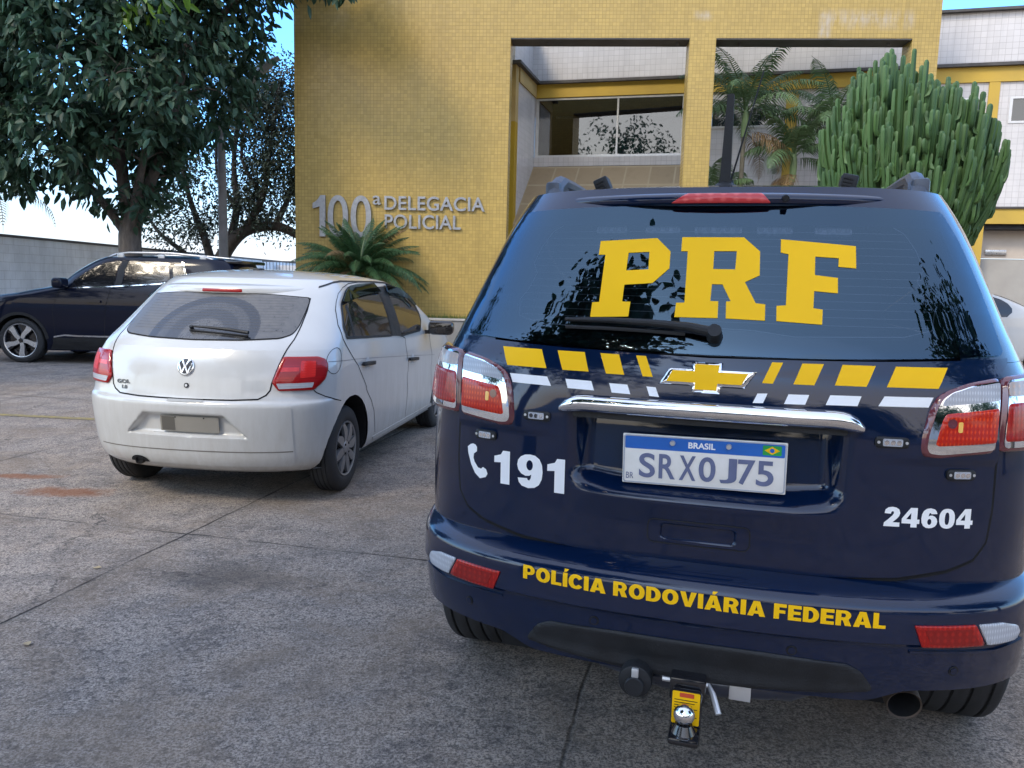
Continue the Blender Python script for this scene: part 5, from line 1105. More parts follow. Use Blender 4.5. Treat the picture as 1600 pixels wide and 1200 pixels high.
for k in range(7): m.box(-.026, -.0567, .430 - k*.0068, .028 - (k % 3)*.006, -.0564, .4318 - k*.0068)
m.build('sticker_text_lines', M_GAP, hi, smooth=False)
m = MB(); m.tube([(-.062, .02, .440), (.05, .02, .440), (.062, .0, .428), (.078, -.03, .395)], .0075, 8); m.build('hitch_pin', M_ALU, hi)
m = MB(); m.rbox(.100, .052, .395, .152, .0555, .432, .001); m.build('maker_label', M_ALU, hi)
T = Matrix.Translation((-.126, -.005, .440)) @ Matrix.Rotation(R(90), 4, 'Z') ; m = MB(); m.lathe([(.03, .040), (-.005, .042), (-.018, .040), (-.020, .036), (-.020, .0005)], 28, T); m.lathe([(-.020, .024), (-.030, .024), (-.032, .022), (-.032, .0005)], 24, T @ Matrix.Translation((0, 0, -.008))); m.rbox(-.010, -.138+.0, -.0, .010, -.13, .001, .0002) if False else None; m.build('trailer_socket', M_BLK, hi)
m = MB(); m.rbox(-.134, -.034, .455, -.117, -.024, .478, .002); m.build('socket_hinge', M_ALU, hi)
# exhaust
m = MB(); a0 = Vector((.522, .17, .392)); dr = Vector((-.10, .9, .22)).normalized(); rr = [(0, .0), ]
P = [a0, a0 + dr*.02, a0 + dr*.28, a0 + dr*.5 + Vector((0, 0, .0)), a0 + dr*.9]; m.tube(P, [.042, .043, .042, .05, .05], 24, 0, cap=False); m.tube([a0 + dr*.003, a0 + dr*.3], [.038, .036], 24, 1, cap=False); m.tube([a0 + dr*.30, a0 + dr*.305], [.036, .001], 24, 1); m.tube([a0, a0 + dr*.003], [.042, .038], 24, 0, cap=False)
m.build('exhaust_pipe', [simple('rusty_exhaust', (.075, .055, .042), .7, .4, 14, metal=.3), M_GAP], SUV)
# sides: glass, doors, mirrors, front
for s in (-1, 1):
    f = (lambda P: P) if s > 0 else mir
    U = lambda y, z: B.u_of_y(y, z)
    for k, q in enumerate([[(1.0, 1.27), (1.45, 1.27), (1.45, 1.60), (1.08, 1.60)], [(1.50, 1.27), (2.30, 1.27), (2.27, 1.62), (1.50, 1.61)], [(2.40, 1.27), (3.22, 1.27), (2.80, 1.60), (2.36, 1.62)]]): patch('side_window', B, f(rnd([(U(y, z), z) for y, z in q], .03)), .004, M_BLKG, SUV, .006, .05)
    for y0, y1 in ((1.48, 2.34), (2.37, 3.32)):
        P = [(U(y0, 1.24), 1.24), (U(y0 + .1, .9), .9), (U(y0+.16, .48), .48), (U(y1, .48), .48), (U(y1, 1.24), 1.24)]; strip('door_gap', B, f(P), .006, .001, M_GAP, SUV)
        patch('door_handle', B, f(rrect(U(y0+.08, 1.08), 1.065, U(y0+.28, 1.08), 1.095, .01)), .03, M_NAVY, SUV, .02, .03)
    m = MB(); m.rbox(s*.93 - .10, 3.05, 1.23, s*.93 + .14, 3.20, 1.40, .04); m.build('door_mirror', M_NAVY, SUV)
patch('windscreen', B, [(-9, 1.27)], 0, M_BLKG, SUV) if False else None
for s in (-1, 1): m = MB(); m.rbox(s*.65-.2, 4.62, .85, s*.65+.2, 4.80, 1.02, .05); m.build('headlamp', M_CLRL, SUV)
m = MB(); m.rbox(-.42, 4.76, .72, .42, 4.835, 1.02, .03); m.build('grille', M_BLK, SUV)
# ---------- the white hatchback
M_WCAR = car_paint('white_paint', (.53, .53, .515), rough=.3, dirt=.55, dirtc=(.33, .29, .235))
M_WCAR2 = car_paint('white_paint_clean', (.5, .5, .49), rough=.3)
def dirty_glass():
    t = NT('dusty_rear_glass'); x, y, z = t.xyz(); dx = t.math('SUBTRACT', x, .02); dz = t.math('MULTIPLY', t.math('SUBTRACT', z, 1.055), 1.55)
    r = t.math('SQRT', t.math('ADD', t.math('POWER', dx, 2.), t.math('POWER', dz, 2.)))
    r = t.math('ADD', r, t.math('MULTIPLY', t.math('SUBTRACT', t.noise(6, 4), .5), .012))
    ring = t.ramp(r, (.0, .75), (.13, .70), (.145, .16), (.22, .12), (.235, .42), (.285, .40), (.295, .03), (.345, .05), (.355, 1.))
    g = t.math('MULTIPLY', ring, t.ramp(t.noise(30, 6, .7), (.3, .45), (.7, 1.)))
    c = t.mix(t.math('MULTIPLY', g, .62), (.010, .012, .016), (.19, .178, .16))
    t.p(base=c, rough=t.math('ADD', t.math('MULTIPLY', g, .5), .03), spec=.7, ior=1.65); return t.m
M_CGLASS = (lambda t: (t.p(base=t.ramp(t.noise(2, 4), (.3, (.012, .012, .014)), (.7, (.03, .026, .022))), rough=.03, spec=.7, ior=1.6), t.m)[1])(NT('car_side_glass'))
M_REDT = lens_mat('tail_red', (.28, .004, .005), (.44, .010, .010), 14, .05, 2); M_REDB = lens_mat('tail_red_bright', (.58, .016, .014), (.75, .035, .028), 22, .05)
GOL = empty('white_hatchback', (-1.978, 4.656, 0), -.152, label='dusty white five door hatchback parked ahead with black mirror and silver wheel trim', cat='car')
G = GOL_BODY
GR1 = [.215, .235, .26, .29, .32, .36, .40, .46, .52, .58, .61, .63, .645, .655, .662, .67, .68, .70, .74, .79, .84, .90, .935, .97]
rec = lambda u, z: abs(u) < .40 and .42 < z < .60
V1, F1 = loft(G, GR1, 'body', None, None, hole=rec, top=(.045, 2, [.97, .9, .75, .5, .25]), bottom=True)
V2, F2 = loft(G, [.97, .995, 1.02, 1.04, 1.06, 1.09, 1.12, 1.16, 1.20, 1.24, 1.28, 1.315, 1.345, 1.375, 1.40], 'body', None, None, top=(.066, 2.6, [.988, .97, .94, .89, .82, .72, .6, .45, .3, .15]))
gb = mesh_obj('body', V1 + V2, F1 + [tuple(i+len(V1) for i in f) for f in F2], M_WCAR, GOL, True, 38)
def merge(o, sharp=38):
    m = bmesh.new(); m.from_mesh(o.data); bmesh.ops.remove_doubles(m, verts=m.verts[:], dist=.0008); bmesh.ops.recalc_face_normals(m, faces=m.faces[:]); m.to_mesh(o.data); m.free(); o.data.set_sharp_from_angle(angle=R(sharp))
merge(gb)
def open_arches(o, cen, r, xmin=.5, zmax=1.0):
    m = bmesh.new(); m.from_mesh(o.data)
    for y, z in cen:
        for k in range(28):
            a = 2*math.pi*k/28; no = Vector((0, math.cos(a), math.sin(a))); c0 = Vector((0, y, z)) + no*r
            fs = [f for f in m.faces if abs(f.calc_center_median().x) > xmin and math.hypot(f.calc_center_median().y-y, f.calc_center_median().z-z) < r*1.5 and f.calc_center_median().z < zmax]
            bmesh.ops.bisect_plane(m, geom=list({v for f in fs for v in f.verts}) + list({e for f in fs for e in f.edges}) + fs, plane_co=c0, plane_no=no, dist=1e-5)
        kill = [f for f in m.faces if abs(f.calc_center_median().x) > xmin and math.hypot(f.calc_center_median().y-y, f.calc_center_median().z-z) < r*.997]
        bmesh.ops.delete(m, geom=kill, context='FACES')
    m.to_mesh(o.data); m.free(); o.data.set_sharp_from_angle(angle=R(38))
def liner(cen, r, x0, x1, parent):
    m = MB(); n = 28
    for y, z in cen:
        for s in (1, -1):
            A = [(y + r*math.cos(a), z + r*math.sin(a)) for a in np.linspace(-.3, math.pi+.3, n)]
            m.add([(s*x1, p, q) for p, q in A] + [(s*x0, p, q) for p, q in A], [(i, i+1, i+1+n, i+n) for i in range(n-1)])
            m.add([(s*x0, y, z)] + [(s*x0, p, q) for p, q in A], [(0, i+1, i+2) for i in range(n-1)])
    return m.build('wheel_liner', M_GAP, parent)
GY, GFY = .66, 3.12
open_arches(gb, [(GY, .295), (GFY, .295)], .352); liner_for(G, [(GY, .295), (GFY, .295)], .355, .50, GOL)
m = MB(); m.box(-.55, .3, .19, .55, 3.6, .212); m.tube([(-.6, GY, .28), (.6, GY, .28)], .05, 10); m.build('underbody', M_GAP, GOL)
# rear wheel with petal trim
M_TRIM = simple('wheel_trim_silver', (.27, .275, .285), .36, .12, 14, metal=.7)
def gwheel(s, y):
    w = empty('wheel', (s*.705, y, .287)); w.parent = GOL; m = MB(); tyre(m, -.088, .088, .287, .182, 4, None, .006, .007); m.build('tyre', M_RUB, w)
    m = MB(); o = s*.070; m.lathe([(o, .186), (o + s*.012, .180), (o - s*.002, .168), (o - s*.012, .10), (o - s*.006, .05), (o, .0005)], 48, None, 1)
    m.lathe([(o - s*.005, .186), (o + s*.014, .183), (o + s*.010, .172), (o - s*.005, .170)], 48, None, 0)
    for k in range(8):
        a = 2*math.pi*(k+.3)/8; T = Matrix.Rotation(a, 4, 'X'); pet = []
        for t in np.linspace(0, 1, 9): pet.append((.052 + .120*t, (.009 + .020*math.sin(math.pi*min(1, .12+t*.80))**.8)))
        L_ = [(r_, h + .010*math.sin(math.pi*(r_-.05)/.12)) for r_, h in pet] + [(r_, -h + .010*math.sin(math.pi*(r_-.05)/.12)) for r_, h in reversed(pet)]; n = len(L_)
        V = [T @ Vector((o + s*(.012 + .006*math.sin(math.pi*(r_-.05)/.12)), t_, r_)) for r_, t_ in L_] + [T @ Vector((o - s*.006, t_*1.05, r_)) for r_, t_ in L_]
        m.add(V, [tuple(range(n)), ] + [(i, (i+1) % n, (i+1) % n + n, i+n) for i in range(n)], 0)
    m.lathe([(o - s*.004, .060), (o + s*.014, .048), (o + s*.020, .028), (o + s*.021, .0005)], 28, None, 0)
    for k in range(4):
        a = 2*math.pi*(k+.5)/4; m.lathe([(o + s*.015, .008), (o + s*.021, .006), (o + s*.021, .0003)], 10, Matrix.Translation((0, .040*math.cos(a), .040*math.sin(a))), 1)
    m.build('wheel_trim', [M_TRIM, M_GAP], w); return w
for y in (GY, GFY):
    for s in (-1, 1): gwheel(s, y)
# glazing
RGh = [(0, 1.021), (.30, 1.0265), (.52, 1.040), (.578, 1.062), (.592, 1.11), (.588, 1.20), (.580, 1.278), (.34, 1.294), (0, 1.301)]
RG = RGh + [(-a, b_) for a, b_ in reversed(RGh[1:-1])]
strip('window_rubber', G, rnd([(a, b_) for a, b_ in RG], .02), .012, .002, M_GAP, GOL, closed=True)
gw = patch('rear_window', G, rnd(RG, .03), .004, dirty_glass(), GOL, .006, .03, sharp=50)
V = []; F = []
for k in range(13):
    z = 1.075 + k*.0165
    for i in range(21):
        u = -.50 + i*.05; V += [G.pt(u, z+.0008, .0046), G.pt(u, z-.0008, .0046)]
        if i: a = len(V)-4; F.append((a, a+1, a+3, a+2))
mesh_obj('heater_lines', V, F, simple('heater_line_dusty', (.09, .085, .08), .6), gw)
# roof lip with brake lamp
GL_Z = [1.292, 1.297, 1.306, 1.330, 1.345, 1.355, 1.366]
GLIP = Shell(GL_Z, dict(Y0=[.55, .515, .498, .500, .512, .54, .60], W=[.60, .612, .616, .612, .606, .60, .592], C=[.30]*7, B=[.13]*7, N=[2.5]*7, F=[2.5]*7, D=[.4]*7), 1.5, None, dz=.002)
lip = patch('roof_lip', GLIP, [(-.615, 1.293), (.615, 1.293), (.60, 1.3655), (-.60, 1.3655)], 0, M_WCAR, GOL, .02, .006, sx=.05, sharp=50)
patch('third_brake_lamp', GLIP, rrect(-.140, 1.309, .140, 1.329, .009), .004, M_REDT, lip, .006, .01, bev=.003, bw=.008)
m = MB(); m.rbox(-.03, .98, 1.44, .03, 1.06, 1.472, .012); m.build('aerial_base', M_BLK, GOL)
m = MB(); m.tube([G.pt(u, z, .03) for u, z in [(-.055, 1.075), (.08, 1.070), (.20, 1.062), (.33, 1.046)]], [.006, .009, .011, .012], 8); m.tube([G.pt(u, z, .012) for u, z in [(-.06, 1.064), (.33, 1.040)]], .006, 6); m.tube([G.pt(-.05, 1.072, 0), G.pt(-.05, 1.072, .035)], .012, 10); m.build('wiper', M_BLK, GOL)
# tail lamps
LA = [(.580, .932), (.790, .930), (.842, .915), (.868, .885), (.872, .850), (.855, .795), (.780, .733), (.570, .731), (.531, .780)]
for f in (lambda P: P, mir):
    o = patch('tail_lamp', G, f(rnd(LA, .014)), .016, M_REDT, GOL, .025, .014, bev=.007, bw=.014)
    patch('lamp_band', G, f(rnd([(.60, .915), (.74, .913), (.742, .845), (.575, .83), (.560, .80), (.562, .785), (.745, .79), (.80, .80), (.815, .86), (.81, .90), (.76, .915), (.755, .83), (.60, .815)], .004)), .0172, M_REDB, o, .001, .014) if False else None
    patch('bright_lens', G, f(rnd([(.688, .905), (.778, .903), (.782, .812), (.690, .806)], .008)), .0172, M_REDB, o, .001, .014)
    patch('lamp_band', G, f(rnd([(.585, .868), (.680, .868), (.682, .845), (.575, .843)], .004)), .0172, M_REDB, o, .001, .014)
    patch('clear_lens', G, f(rnd([(.556, .776), (.775, .779), (.765, .750), (.573, .743)], .005)), .0172, M_CLRL, o, .001, .014)
# tailgate seam, bumper seam, crease lines
TS = [(.579, 1.28), (.598, 1.20), (.606, 1.11), (.606, 1.03), (.576, .932), (.531, .782), (.522, .735), (.500, .706), (.455, .682), (.30, .674), (0, .671)]
strip('tailgate_gap', G, TS[:6] , .0085, .0012, M_GAP, GOL); strip('tailgate_gap', G, mir(TS[:6]), .0085, .0012, M_GAP, GOL)
strip('tailgate_gap', G, TS[5:] + [(-a, b_) for a, b_ in reversed(TS[5:-1])], .009, .0015, M_GAP, GOL)
# bumper skin with plate recess
def brec(u, z):
    hw = .275 + (.566 - z)*1.0; d = min(hw - abs(u), .584 - z, z - .440)
    return .004 - .040*float(sstep(d/.018))
bsk = patch('rear_bumper', G, rrect(-.66, .262, .66, .640, .02), brec, M_WCAR, GOL, .003, .010, sharp=60)
strip('bumper_crease', G, [(-.78, .330), (-.66, .352), (0, .357), (.66, .362), (.74, .352), (.80, .322)], .007, lambda u=0, z=0: 0, M_GAP, GOL) if False else None
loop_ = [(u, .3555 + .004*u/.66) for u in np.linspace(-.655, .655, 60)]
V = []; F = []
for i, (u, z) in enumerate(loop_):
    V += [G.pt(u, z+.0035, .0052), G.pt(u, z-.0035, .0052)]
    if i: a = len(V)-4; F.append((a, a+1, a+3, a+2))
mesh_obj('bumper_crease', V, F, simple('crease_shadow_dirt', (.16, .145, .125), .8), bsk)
gp = patch('licence_plate', G, rrect(-.158, .468, .222, .566, .006), -.014, simple('blank_plate_beige', (.25, .23, .195), .6, .08, 6), bsk, .006, .05)
patch('plate_dark_part', G, rrect(-.148, .474, -.060, .560, .004), -.0132, simple('blank_plate_dark', (.10, .09, .075), .6, .05, 6), gp, .0, .05)
patch('plate_bracket', G, rrect(-.222, .437, -.0, .455, .006), -.022, M_WCAR2, bsk, .01, .03)
for u in (-.055, .13): patch('bolt', G, circ(u, .558, .005, 10), -.0128, M_GAP, gp, .0, .02)
patch('bumper_notch', G, rrect(-.10, .655, .13, .668, .004), .004, simple('notch_grey', (.35, .35, .34), .6), GOL, 0, .02)
for f in (lambda P: P, mir): strip('bumper_gap', G, f([(.78, .733), (.80, .715), (.864, .688), (.95, .664), (1.06, .640)]), .006, .0012, M_GAP, GOL)
m = MB(); p_ = Vector(G.pt(-.336, .275, 0)); m.tube([p_ + Vector((0, -.015, -.01)), p_ + Vector((0, .3, .0))], .026, 16, 0, cap=False); m.tube([p_ + Vector((0, .0, -.01)), p_ + Vector((0, .02, -.01))], [.025, .001], 16, 1); m.build('exhaust_pipe', [simple('exhaust_dull', (.06, .05, .042), .7, .3, 12, metal=.3), M_GAP], GOL)
patch('exhaust_cutout', G, [(-.335 + .068*math.cos(a), .262 + .040*math.sin(a)) for a in np.linspace(0, math.pi, 14)], .0075, M_GAP, bsk, 0, .02)
# badge, lock, lettering
em = patch('emblem', G, circ(0, .863, .053, 40), .012, M_CHROME, GOL, .010, .008, bev=.004, bw=.006); patch('emblem_field', G, circ(0, .863, .0445, 36), .0124, simple('emblem_black', (.015, .016, .02), .2), em, 0, .01)
def stroke(P, w, nm, off=.0136):
    for a, b_ in zip(P[:-1], P[1:]):
        d = Vector((b_[0]-a[0], b_[1]-a[1])).normalized(); n_ = Vector((-d.y, d.x))*w/2; patch(nm, G, [(a[0]-n_.x, a[1]-n_.y), (b_[0]-n_.x, b_[1]-n_.y), (b_[0]+n_.x, b_[1]+n_.y), (a[0]+n_.x, a[1]+n_.y)], off, M_CHROME, em, .001, .02)
z0 = .863; stroke([(-.024, z0+.040), (-.001, z0-.002)], .008, 'monogram'); stroke([(.024, z0+.040), (.001, z0-.002)], .008, 'monogram')
stroke([(-.043, z0+.018), (-.019, z0-.038)], .008, 'monogram'); stroke([(.043, z0+.018), (.019, z0-.038)], .008, 'monogram'); stroke([(-.019, z0-.038), (0, z0+.004)], .008, 'monogram', .0138); stroke([(.019, z0-.038), (0, z0+.004)], .008, 'monogram', .0138)
patch('lock', G, circ(.012, .752, .015, 20), .006, M_BLK, GOL, .004, .01); patch('lock_face', G, circ(.012, .752, .008, 16), .008, M_ALU, GOL, .002, .01)
decal_text('lettering', G, 'GOL', [(-.486, .766), (-.378, .766), (-.378, .743), (-.484, .740)], .004, simple('badge_grey', (.10, .10, .10), .3, metal=.5), GOL, .05)
decal_text('lettering', G, '1.0', [(-.443, .732), (-.400, .732), (-.400, .709), (-.441, .709)], .004, bpy.data.materials['badge_grey'], GOL, .05)
# right and left sides
WR_ = [(.842, 1.245), (.866, 1.318), (.905, 1.345), (.985, 1.358), (1.426, 1.366), (1.530, 1.353), (2.015, .988), (1.052, 1.026), (.95, 1.095)]
WFr = [(1.715, 1.358), (1.90, 1.352), (2.06, 1.336), (2.30, 1.285), (2.52, 1.215), (2.71, 1.130), (2.81, 1.06), (2.84, .985), (2.264, .972)]
BP = [(1.535, 1.354), (1.710, 1.358), (2.260, .972), (2.020, .986)]
M_VIS = tint('smoky_visor', (.10, .09, .085), 1.5, .05)
for f in (lambda P: P, mir):
    q = patch('side_window', G, f(rnd(WR_, .015)), .0035, M_CGLASS, GOL, .006, .04, label='rear door window'); strip('window_rubber', G, f(rnd(WR_, .015)), .016, .0045, M_BLK, q, closed=True)
    strip('window_divider', G, f([(.905, 1.232), (1.165, 1.030)]), .020, .005, M_BLK, q, thick=.004)
    q = patch('side_window', G, f(rnd(WFr, .015)), .0035, M_CGLASS, GOL, .006, .04, label='front door window'); strip('window_rubber', G, f(rnd(WFr, .015)), .016, .0045, M_BLK, q, closed=True)
    patch('door_pillar_trim', G, f(BP), .006, M_BLK, GOL, .006, .04)
    patch('wind_deflector', G, f(rnd([(.836, 1.245), (.846, 1.312), (.90, 1.348), (1.08, 1.361), (1.43, 1.368), (1.585, 1.305), (1.40, 1.302), (1.13, 1.284), (.98, 1.262), (.90, 1.245)], .012)), .030, M_VIS, GOL, .006, .03)
    patch('wind_deflector', G, f(rnd([(1.712, 1.362), (2.03, 1.336), (2.30, 1.285), (2.55, 1.195), (2.50, 1.185), (2.28, 1.245), (1.985, 1.292), (1.75, 1.300)], .012)), .030, M_VIS, GOL, .006, .03)
    strip('door_gap', G, f([(1.66, 1.393), (1.148, 1.391), (.93, 1.379), (.83, 1.352), (.785, 1.312), (.786, 1.26), (.804, 1.207), (.879, 1.111), (.996, 1.022), (1.20, .905), (1.332, .829), (1.506, .68), (1.642, .56), (1.70, .47), (1.72, .30)]), .006, .0012, M_GAP, GOL)
    strip('door_gap', G, f([(1.66, 1.393), (1.95, 1.372), (2.30, 1.305), (2.62, 1.19), (2.82, 1.07)]), .006, .0012, M_GAP, GOL)
    strip('door_gap', G, f([(2.30, .968), (2.40, .945), (2.535, .754), (2.55, .50), (2.49, .29)]), .006, .0012, M_GAP, GOL)
    strip('door_gap', G, f([(3.15, .96), (3.30, .75), (3.32, .40)]), .006, .0012, M_GAP, GOL)
    strip('body_crease_shade', G, f([(.874, .897), (1.273, .880), (1.645, .857), (2.418, .805), (3.4, .733)]), .0035, .0011, simple('crease_shade_line', (.17, .17, .175), .5) if 'crease_shade_line' not in bpy.data.materials else bpy.data.materials['crease_shade_line'], GOL)  # thin dark strip paints in the shading along the side crease
    strip('roof_gutter', G, f([(.60, 1.352), (.70, 1.385), (.80, 1.396), (1.30, 1.397), (2.0, 1.385)]), .013, .002, M_BLK, GOL)
    for (a, b_), (c, d) in (((1.394, .838), (1.637, .826)), ((2.533, .770), (2.790, .753))):
        cu = (a+c)/2; cz = (b_+d)/2; patch('handle_dish', G, f(circ(cu, cz+.002, .042, 20)), .0014, simple('dish_shade', (.50, .50, .49), .5) if 'dish_shade' not in bpy.data.materials else bpy.data.materials['dish_shade'], GOL, 0, .03)
        patch('door_handle', G, f(rnd([(a, b_+.012), (c, d+.012), (c, d-.014), (a, b_-.014)], .012)), .030, M_BLK, GOL, .018, .03, bev=.006, bw=.01)
    strip('rocker_trim', G, f([(1.66, .262), (2.4, .262), (3.35, .262)]), .03, .004, M_WCAR, GOL, .05, .01)
strip('fuel_flap_gap', G, [(.935 + .078*math.cos(a), .897 + .078*math.sin(a)) for a in np.linspace(0, 2*math.pi, 33)], .004, .0012, M_GAP, GOL)
for s in (-1, 1):
    m = MB(); T = Matrix.Translation((s*.955, 2.56, 1.0)) @ Matrix.Rotation(R(s*8), 4, 'Z'); m.rbox(-.115, -.05, -.062, .115, .07, .068, .045, 0, T, 4); m.box(s*(-.17), -.0, -.055, s*(-.08), .03, -.02, 0, T) if s > 0 else m.box(.08, 0, -.055, .17, .03, -.02, 0, T); mo = m.build('door_mirror', M_BLKG, GOL)
    m = MB(); m.rbox(-.095, -.058, -.045, .095, -.0505, .050, .003, 0, T); m.build('mirror_glass', M_CGLASS, mo)
for s in (-1, 1): m = MB(); m.rbox(s*.58-.17, 3.55, .62, s*.58+.17, 3.80, .78, .05); m.build('headlamp', M_CLRL, GOL)
# ---------- the dark SUV on the left and the white car at the right edge
DK_Z = [.20, .35, .60, .85, 1.0, 1.06, 1.13, 1.20, 1.26, 1.36, 1.50, 1.60, 1.655]
DK = Shell(DK_Z, dict(Y0=[.15, .06, .02, .04, .07, .09, .12, .16, .20, .29, .42, .48, .54], W=[.86, .90, .92, .925, .918, .91, .90, .885, .868, .83, .77, .725, .69],
    C=[.4]*13, B=[.06]*13, N=[3.2]*13, F=[4.45, 4.57, 4.62, 4.58, 4.42, 4.05, 3.72, 3.36, 3.24, 3.12, 2.93, 2.76, 2.64], D=[.7, .7, .7, .7, .7, .7, .7, .6, .5, .45, .45, .45, .45]), 1.8, None)
M_DNAVY = car_paint('midnight_paint', (.0030, .0055, .017), rough=.3, cw=.45)
dk = empty('dark_suv', (-3.85, 13.02, 0), R(90), label='dark navy SUV with chrome strips and silver roof rails parked by the left wall', cat='car')
V, F = loft(DK, [.20, .24, .30, .38, .46, .55, .65, .75, .85, .93, 1.0, 1.03, 1.06, 1.095, 1.13, 1.165, 1.20, 1.23, 1.26, 1.31, 1.36, 1.43, 1.50, 1.55, 1.60, 1.63, 1.655], 'body', None, None, top=(.055, 2.4, [.985, .96, .92, .85, .75, .6, .4, .2]), bottom=True)
db = mesh_obj('body', V, F, M_DNAVY, dk, True, 38); merge(db); DW = [(1.07, .345), (3.74, .345)]
open_arches(db, DW, .40); liner_for(DK, DW, .405, .6, dk)
M_ALD = simple('machined_alloy', (.55, .56, .58), .25, .06, 10, metal=.85)
def dwheel(s, y):
    w = empty('wheel', (s*.80, y, .345)); w.parent = dk; m = MB(); tyre(m, -.115, .115, .345, .262, 4); m.build('tyre', M_RUB, w)
    m = MB(); o = s*.085; m.lathe([(o + s*.018, .264), (o + s*.020, .256), (o, .246), (o - s*.06, .24), (o - s*.06, .0005)], 48, None, 1); m.lathe([(o - s*.0, .266), (o + s*.024, .262), (o + s*.020, .248), (o - s*.01, .247)], 48, None, 0)
    for k in range(5):
        T = Matrix.Rotation(2*math.pi*(k+.35)/5, 4, 'X')
        L_ = [(.02, -.028), (.10, -.034), (.19, -.072), (.25, -.088), (.25, .01), (.20, .006), (.10, .030), (.02, .028)]; n = len(L_)
        m.add([T @ Vector((o + s*.014, b_, a)) for a, b_ in L_] + [T @ Vector((o - s*.02, b_, a)) for a, b_ in L_], [tuple(range(n))] + [(i, (i+1) % n, (i+1) % n + n, i+n) for i in range(n)], 0)
        L_ = [(.12, .030), (.20, .012), (.25, .015), (.25, .045), (.20, .045)]; n = len(L_)
        m.add([T @ Vector((o + s*.008, b_, a)) for a, b_ in L_] + [T @ Vector((o - s*.02, b_, a)) for a, b_ in L_], [tuple(range(n))] + [(i, (i+1) % n, (i+1) % n + n, i+n) for i in range(n)], 1)
    m.lathe([(o + s*.014, .034), (o + s*.022, .028), (o + s*.022, .0005)], 20, None, 1); m.build('alloy_rim', [M_ALD, M_BLKG], w)
for y, z in DW:
    for s in (-1, 1): dwheel(s, y)
DU = lambda y, z: DK.u_of_y(y, z)
def dside(L, r=.02): return rnd([(DU(y, z), z) for y, z in L], r)
def dline(L, n=10):
    Q = []
    for a, b_ in zip(L[:-1], L[1:]): Q += [(DU(a[0]+(b_[0]-a[0])*i/n, a[1]+(b_[1]-a[1])*i/n), a[1]+(b_[1]-a[1])*i/n) for i in range(n)]
    return Q + [(DU(*L[-1]), L[-1][1])]
for f in (lambda P: P, mir):
    patch('side_window', DK, f(dside([(2.96, 1.18), (2.90, 1.29), (2.70, 1.44), (2.46, 1.565), (2.22, 1.595), (2.30, 1.215)])), .004, M_BLKG, dk, .006, .05, label='front door window')
    patch('side_window', DK, f(dside([(2.17, 1.225), (2.10, 1.60), (1.47, 1.585), (1.43, 1.32), (1.52, 1.275)])), .004, M_BLKG, dk, .006, .05, label='rear door window')
    patch('side_window', DK, f(dside([(1.38, 1.33), (1.40, 1.58), (1.27, 1.575), (1.20, 1.37)])), .004, M_BLKG, dk, .006, .05, label='rear quarter window')
    patch('door_pillar_trim', DK, f(dside([(2.29, 1.218), (2.205, 1.597), (2.11, 1.60), (2.18, 1.226)], .004)), .003, M_BLK, dk, .004, .05)
    strip('chrome_blade', DK, f(dline([(1.275, 1.60), (1.235, 1.50), (1.20, 1.38)])), .022, .008, M_CHROME, dk, thick=.006)
    strip('chrome_belt', DK, f(dline([(3.0, 1.165), (2.3, 1.205), (1.6, 1.26), (1.38, 1.31)])), .014, .006, M_CHROME, dk, thick=.005)
    strip('chrome_sill_strip', DK, f(dline([(3.22, .415), (3.05, .445), (2.85, .435), (1.5, .44)])), .024, .010, M_CHROME, dk, thick=.008)
    patch('sill_cladding', DK, f(dside([(3.30, .22), (3.24, .40), (1.52, .42), (1.50, .22)])), .006, M_BLK, dk, .01, .06)
    for L_ in ([(2.32, 1.20), (2.40, .90), (2.44, .45)], [(3.10, 1.15), (3.22, .85), (3.20, .45)], [(1.45, 1.27), (1.40, 1.0), (1.55, .75), (1.62, .45)]): strip('door_gap', DK, f(dline(L_)), .008, .001, M_GAP, dk)
    for y0 in (2.47, 1.55): patch('door_handle', DK, f(dside([(y0, .955), (y0+.22, .955), (y0+.22, .99), (y0, .99)], .012)), .028, M_DNAVY, dk, .02, .04)
    for y, z in DW:
        A = [(y + .415*math.cos(a), z + .415*math.sin(a)) for a in np.linspace(.08, math.pi-.08, 30)]; strip('arch_cladding', DK, f([(DU(*p), p[1]) for p in A]), .045, .005, M_BLK, dk, thick=.006)
for s in (-1, 1):
    m = MB(); Q = [Vector(p) for p in [(s*.625, .85, 1.655), (s*.63, 1.0, 1.70), (s*.632, 1.5, 1.738), (s*.63, 2.15, 1.732), (s*.62, 2.35, 1.705), (s*.61, 2.46, 1.665)]]; QQ = []
    for a, b_ in zip(Q[:-1], Q[1:]): QQ += [a.lerp(b_, t) for t in (0, .33, .66)]
    m.tube(QQ + [Q[-1]], .017, 8)
    for y in (1.0, 1.65, 2.28): m.rbox(s*.63-.016, y-.05, 1.60, s*.63+.016, y+.05, 1.715, .006)
    m.build('roof_rail', M_ALU, dk)
    T = Matrix.Translation((s*1.0, 3.03, 1.24)); m = MB(); m.rbox(-.12, -.07, -.075, .12, .09, .08, .045, 0, T, 4); m.box(-.14 if s > 0 else .0, -.02, -.08, .0 if s > 0 else .14, .05, -.05, 0, T); m.build('door_mirror', M_DNAVY, dk)
    m = MB(); m.rbox(s*.66-.16, 4.25, .86, s*.66+.16, 4.50, .97, .04); m.build('headlamp', M_CLRL, dk)
m = MB(); m.rbox(-.60, .42, 1.60, .60, .80, 1.655, .02); m.build('roof_spoiler', M_BLKG, dk)
patch('rear_window', DK, rrect(-.62, 1.22, .62, 1.56, .05), .004, M_BLKG, dk, .006, .05)
wc = empty('white_car', (6.55, 15.4, 0), R(-90), label='white car mostly hidden behind the patrol SUV at the right edge', cat='car'); wc.scale = (1.05, 1.05, 1.05)
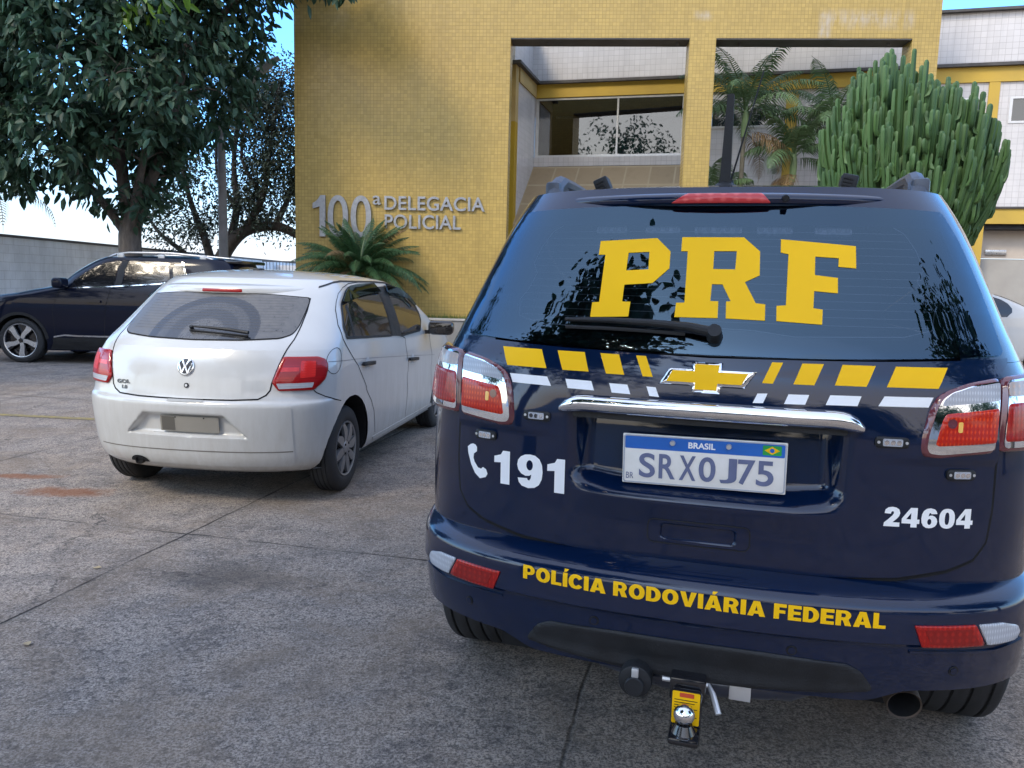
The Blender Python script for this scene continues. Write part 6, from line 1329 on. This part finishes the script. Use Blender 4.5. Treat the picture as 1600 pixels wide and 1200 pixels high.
V1, F1 = loft(G, GR1, 'body', None, None, top=(.045, 2, [.97, .9, .75, .5, .25]), bottom=True)
V2, F2 = loft(G, [.97, 1.02, 1.06, 1.12, 1.20, 1.28, 1.345, 1.40], 'body', None, None, top=(.066, 2.6, [.985, .95, .89, .8, .66, .5, .3]))
wb = mesh_obj('body', V1 + V2, F1 + [tuple(i+len(V1) for i in f) for f in F2], M_WCAR2, wc, True, 38); merge(wb); open_arches(wb, [(GY, .295), (GFY, .295)], .352); liner_for(G, [(GY, .295), (GFY, .295)], .355, .5, wc)
for f in (lambda P: P, mir):
    patch('side_window', G, f(rnd(WR_, .015)), .0035, M_BLKG, wc, .006, .05, label='rear door window'); patch('side_window', G, f(rnd(WFr, .015)), .0035, M_BLKG, wc, .006, .05, label='front door window'); patch('door_pillar_trim', G, f(BP), .004, M_BLKG, wc, .004, .05)
    strip('door_gap', G, f([(2.40, .945), (2.535, .754), (2.55, .50), (2.49, .29)]), .006, .0012, M_GAP, wc)
    for (a, b_), (c, d) in (((1.394, .838), (1.637, .826)), ((2.533, .770), (2.790, .753))): patch('door_handle', G, f(rnd([(a, b_+.012), (c, d+.012), (c, d-.014), (a, b_-.014)], .012)), .030, M_WCAR2, wc, .018, .03)
patch('rear_window', G, rnd(RG, .03), .004, M_BLKG, wc, .006, .05)
for q in [o for o in bpy.data.objects if o.parent == GOL and o.name.startswith('wheel') and o.type == 'EMPTY']: copy_tree(q, wc)
# dry leaves and a scrap on the concrete
_g = np.random.default_rng(3); M_DRY = leaf_mat('dry_leaf', (.30, .24, .15), .4, .8, .1)
for i, (x, y, lb) in enumerate([(-1.83, 2.86, 'small pale dry leaf on the concrete near the lower left'), (.30, 2.12, 'small tan dry leaf on the concrete at the bottom edge'), (-1.95, 3.65, 'tiny tan leaf on the concrete left of the long joint')]):
    V, F = leaves(np.zeros((1, 3)), np.array([[_g.normal(), _g.normal(), .0]]), .05, .03, 0, .35, _g); V[:, 2] = np.abs(V[:, 2])*.6 + .004; o = mesh_obj('dry_leaf', V, F, M_DRY, None, True, 180); o.location = (x, y, 0); tag(o, lb, 'leaf')
# windscreens
def windscreen(sh, z0, z1, w0, w1, parent):
    V = []; F = []; nz_, ns_ = 10, 21
    for j in range(nz_+1):
        z = z0 + (z1-z0)*j/nz_; i = min(int(round((z - sh.z0)/(sh.zg[1]-sh.zg[0]))), len(sh.zg)-1); um = sh.U[i][-1]; w = w0 + (w1-w0)*j/nz_
        for k in range(ns_): s = -1 + 2*k/(ns_-1); q = sh.at(um - abs(s)*w, z); V.append((math.copysign(abs(q[0]), s) if s else 0, q[1] + .006, q[2] + .004))
    for j in range(nz_):
        for k in range(ns_-1): a = j*ns_ + k; F.append((a, a+1, a+1+ns_, a+ns_))
    return mesh_obj('windscreen', V, F, M_BLKG, parent, True, 60)
windscreen(B, 1.27, 1.63, .74, .60, SUV); windscreen(G, 1.03, 1.37, .72, .56, GOL); windscreen(G, 1.03, 1.37, .72, .56, wc); windscreen(DK, 1.25, 1.62, .82, .64, dk)
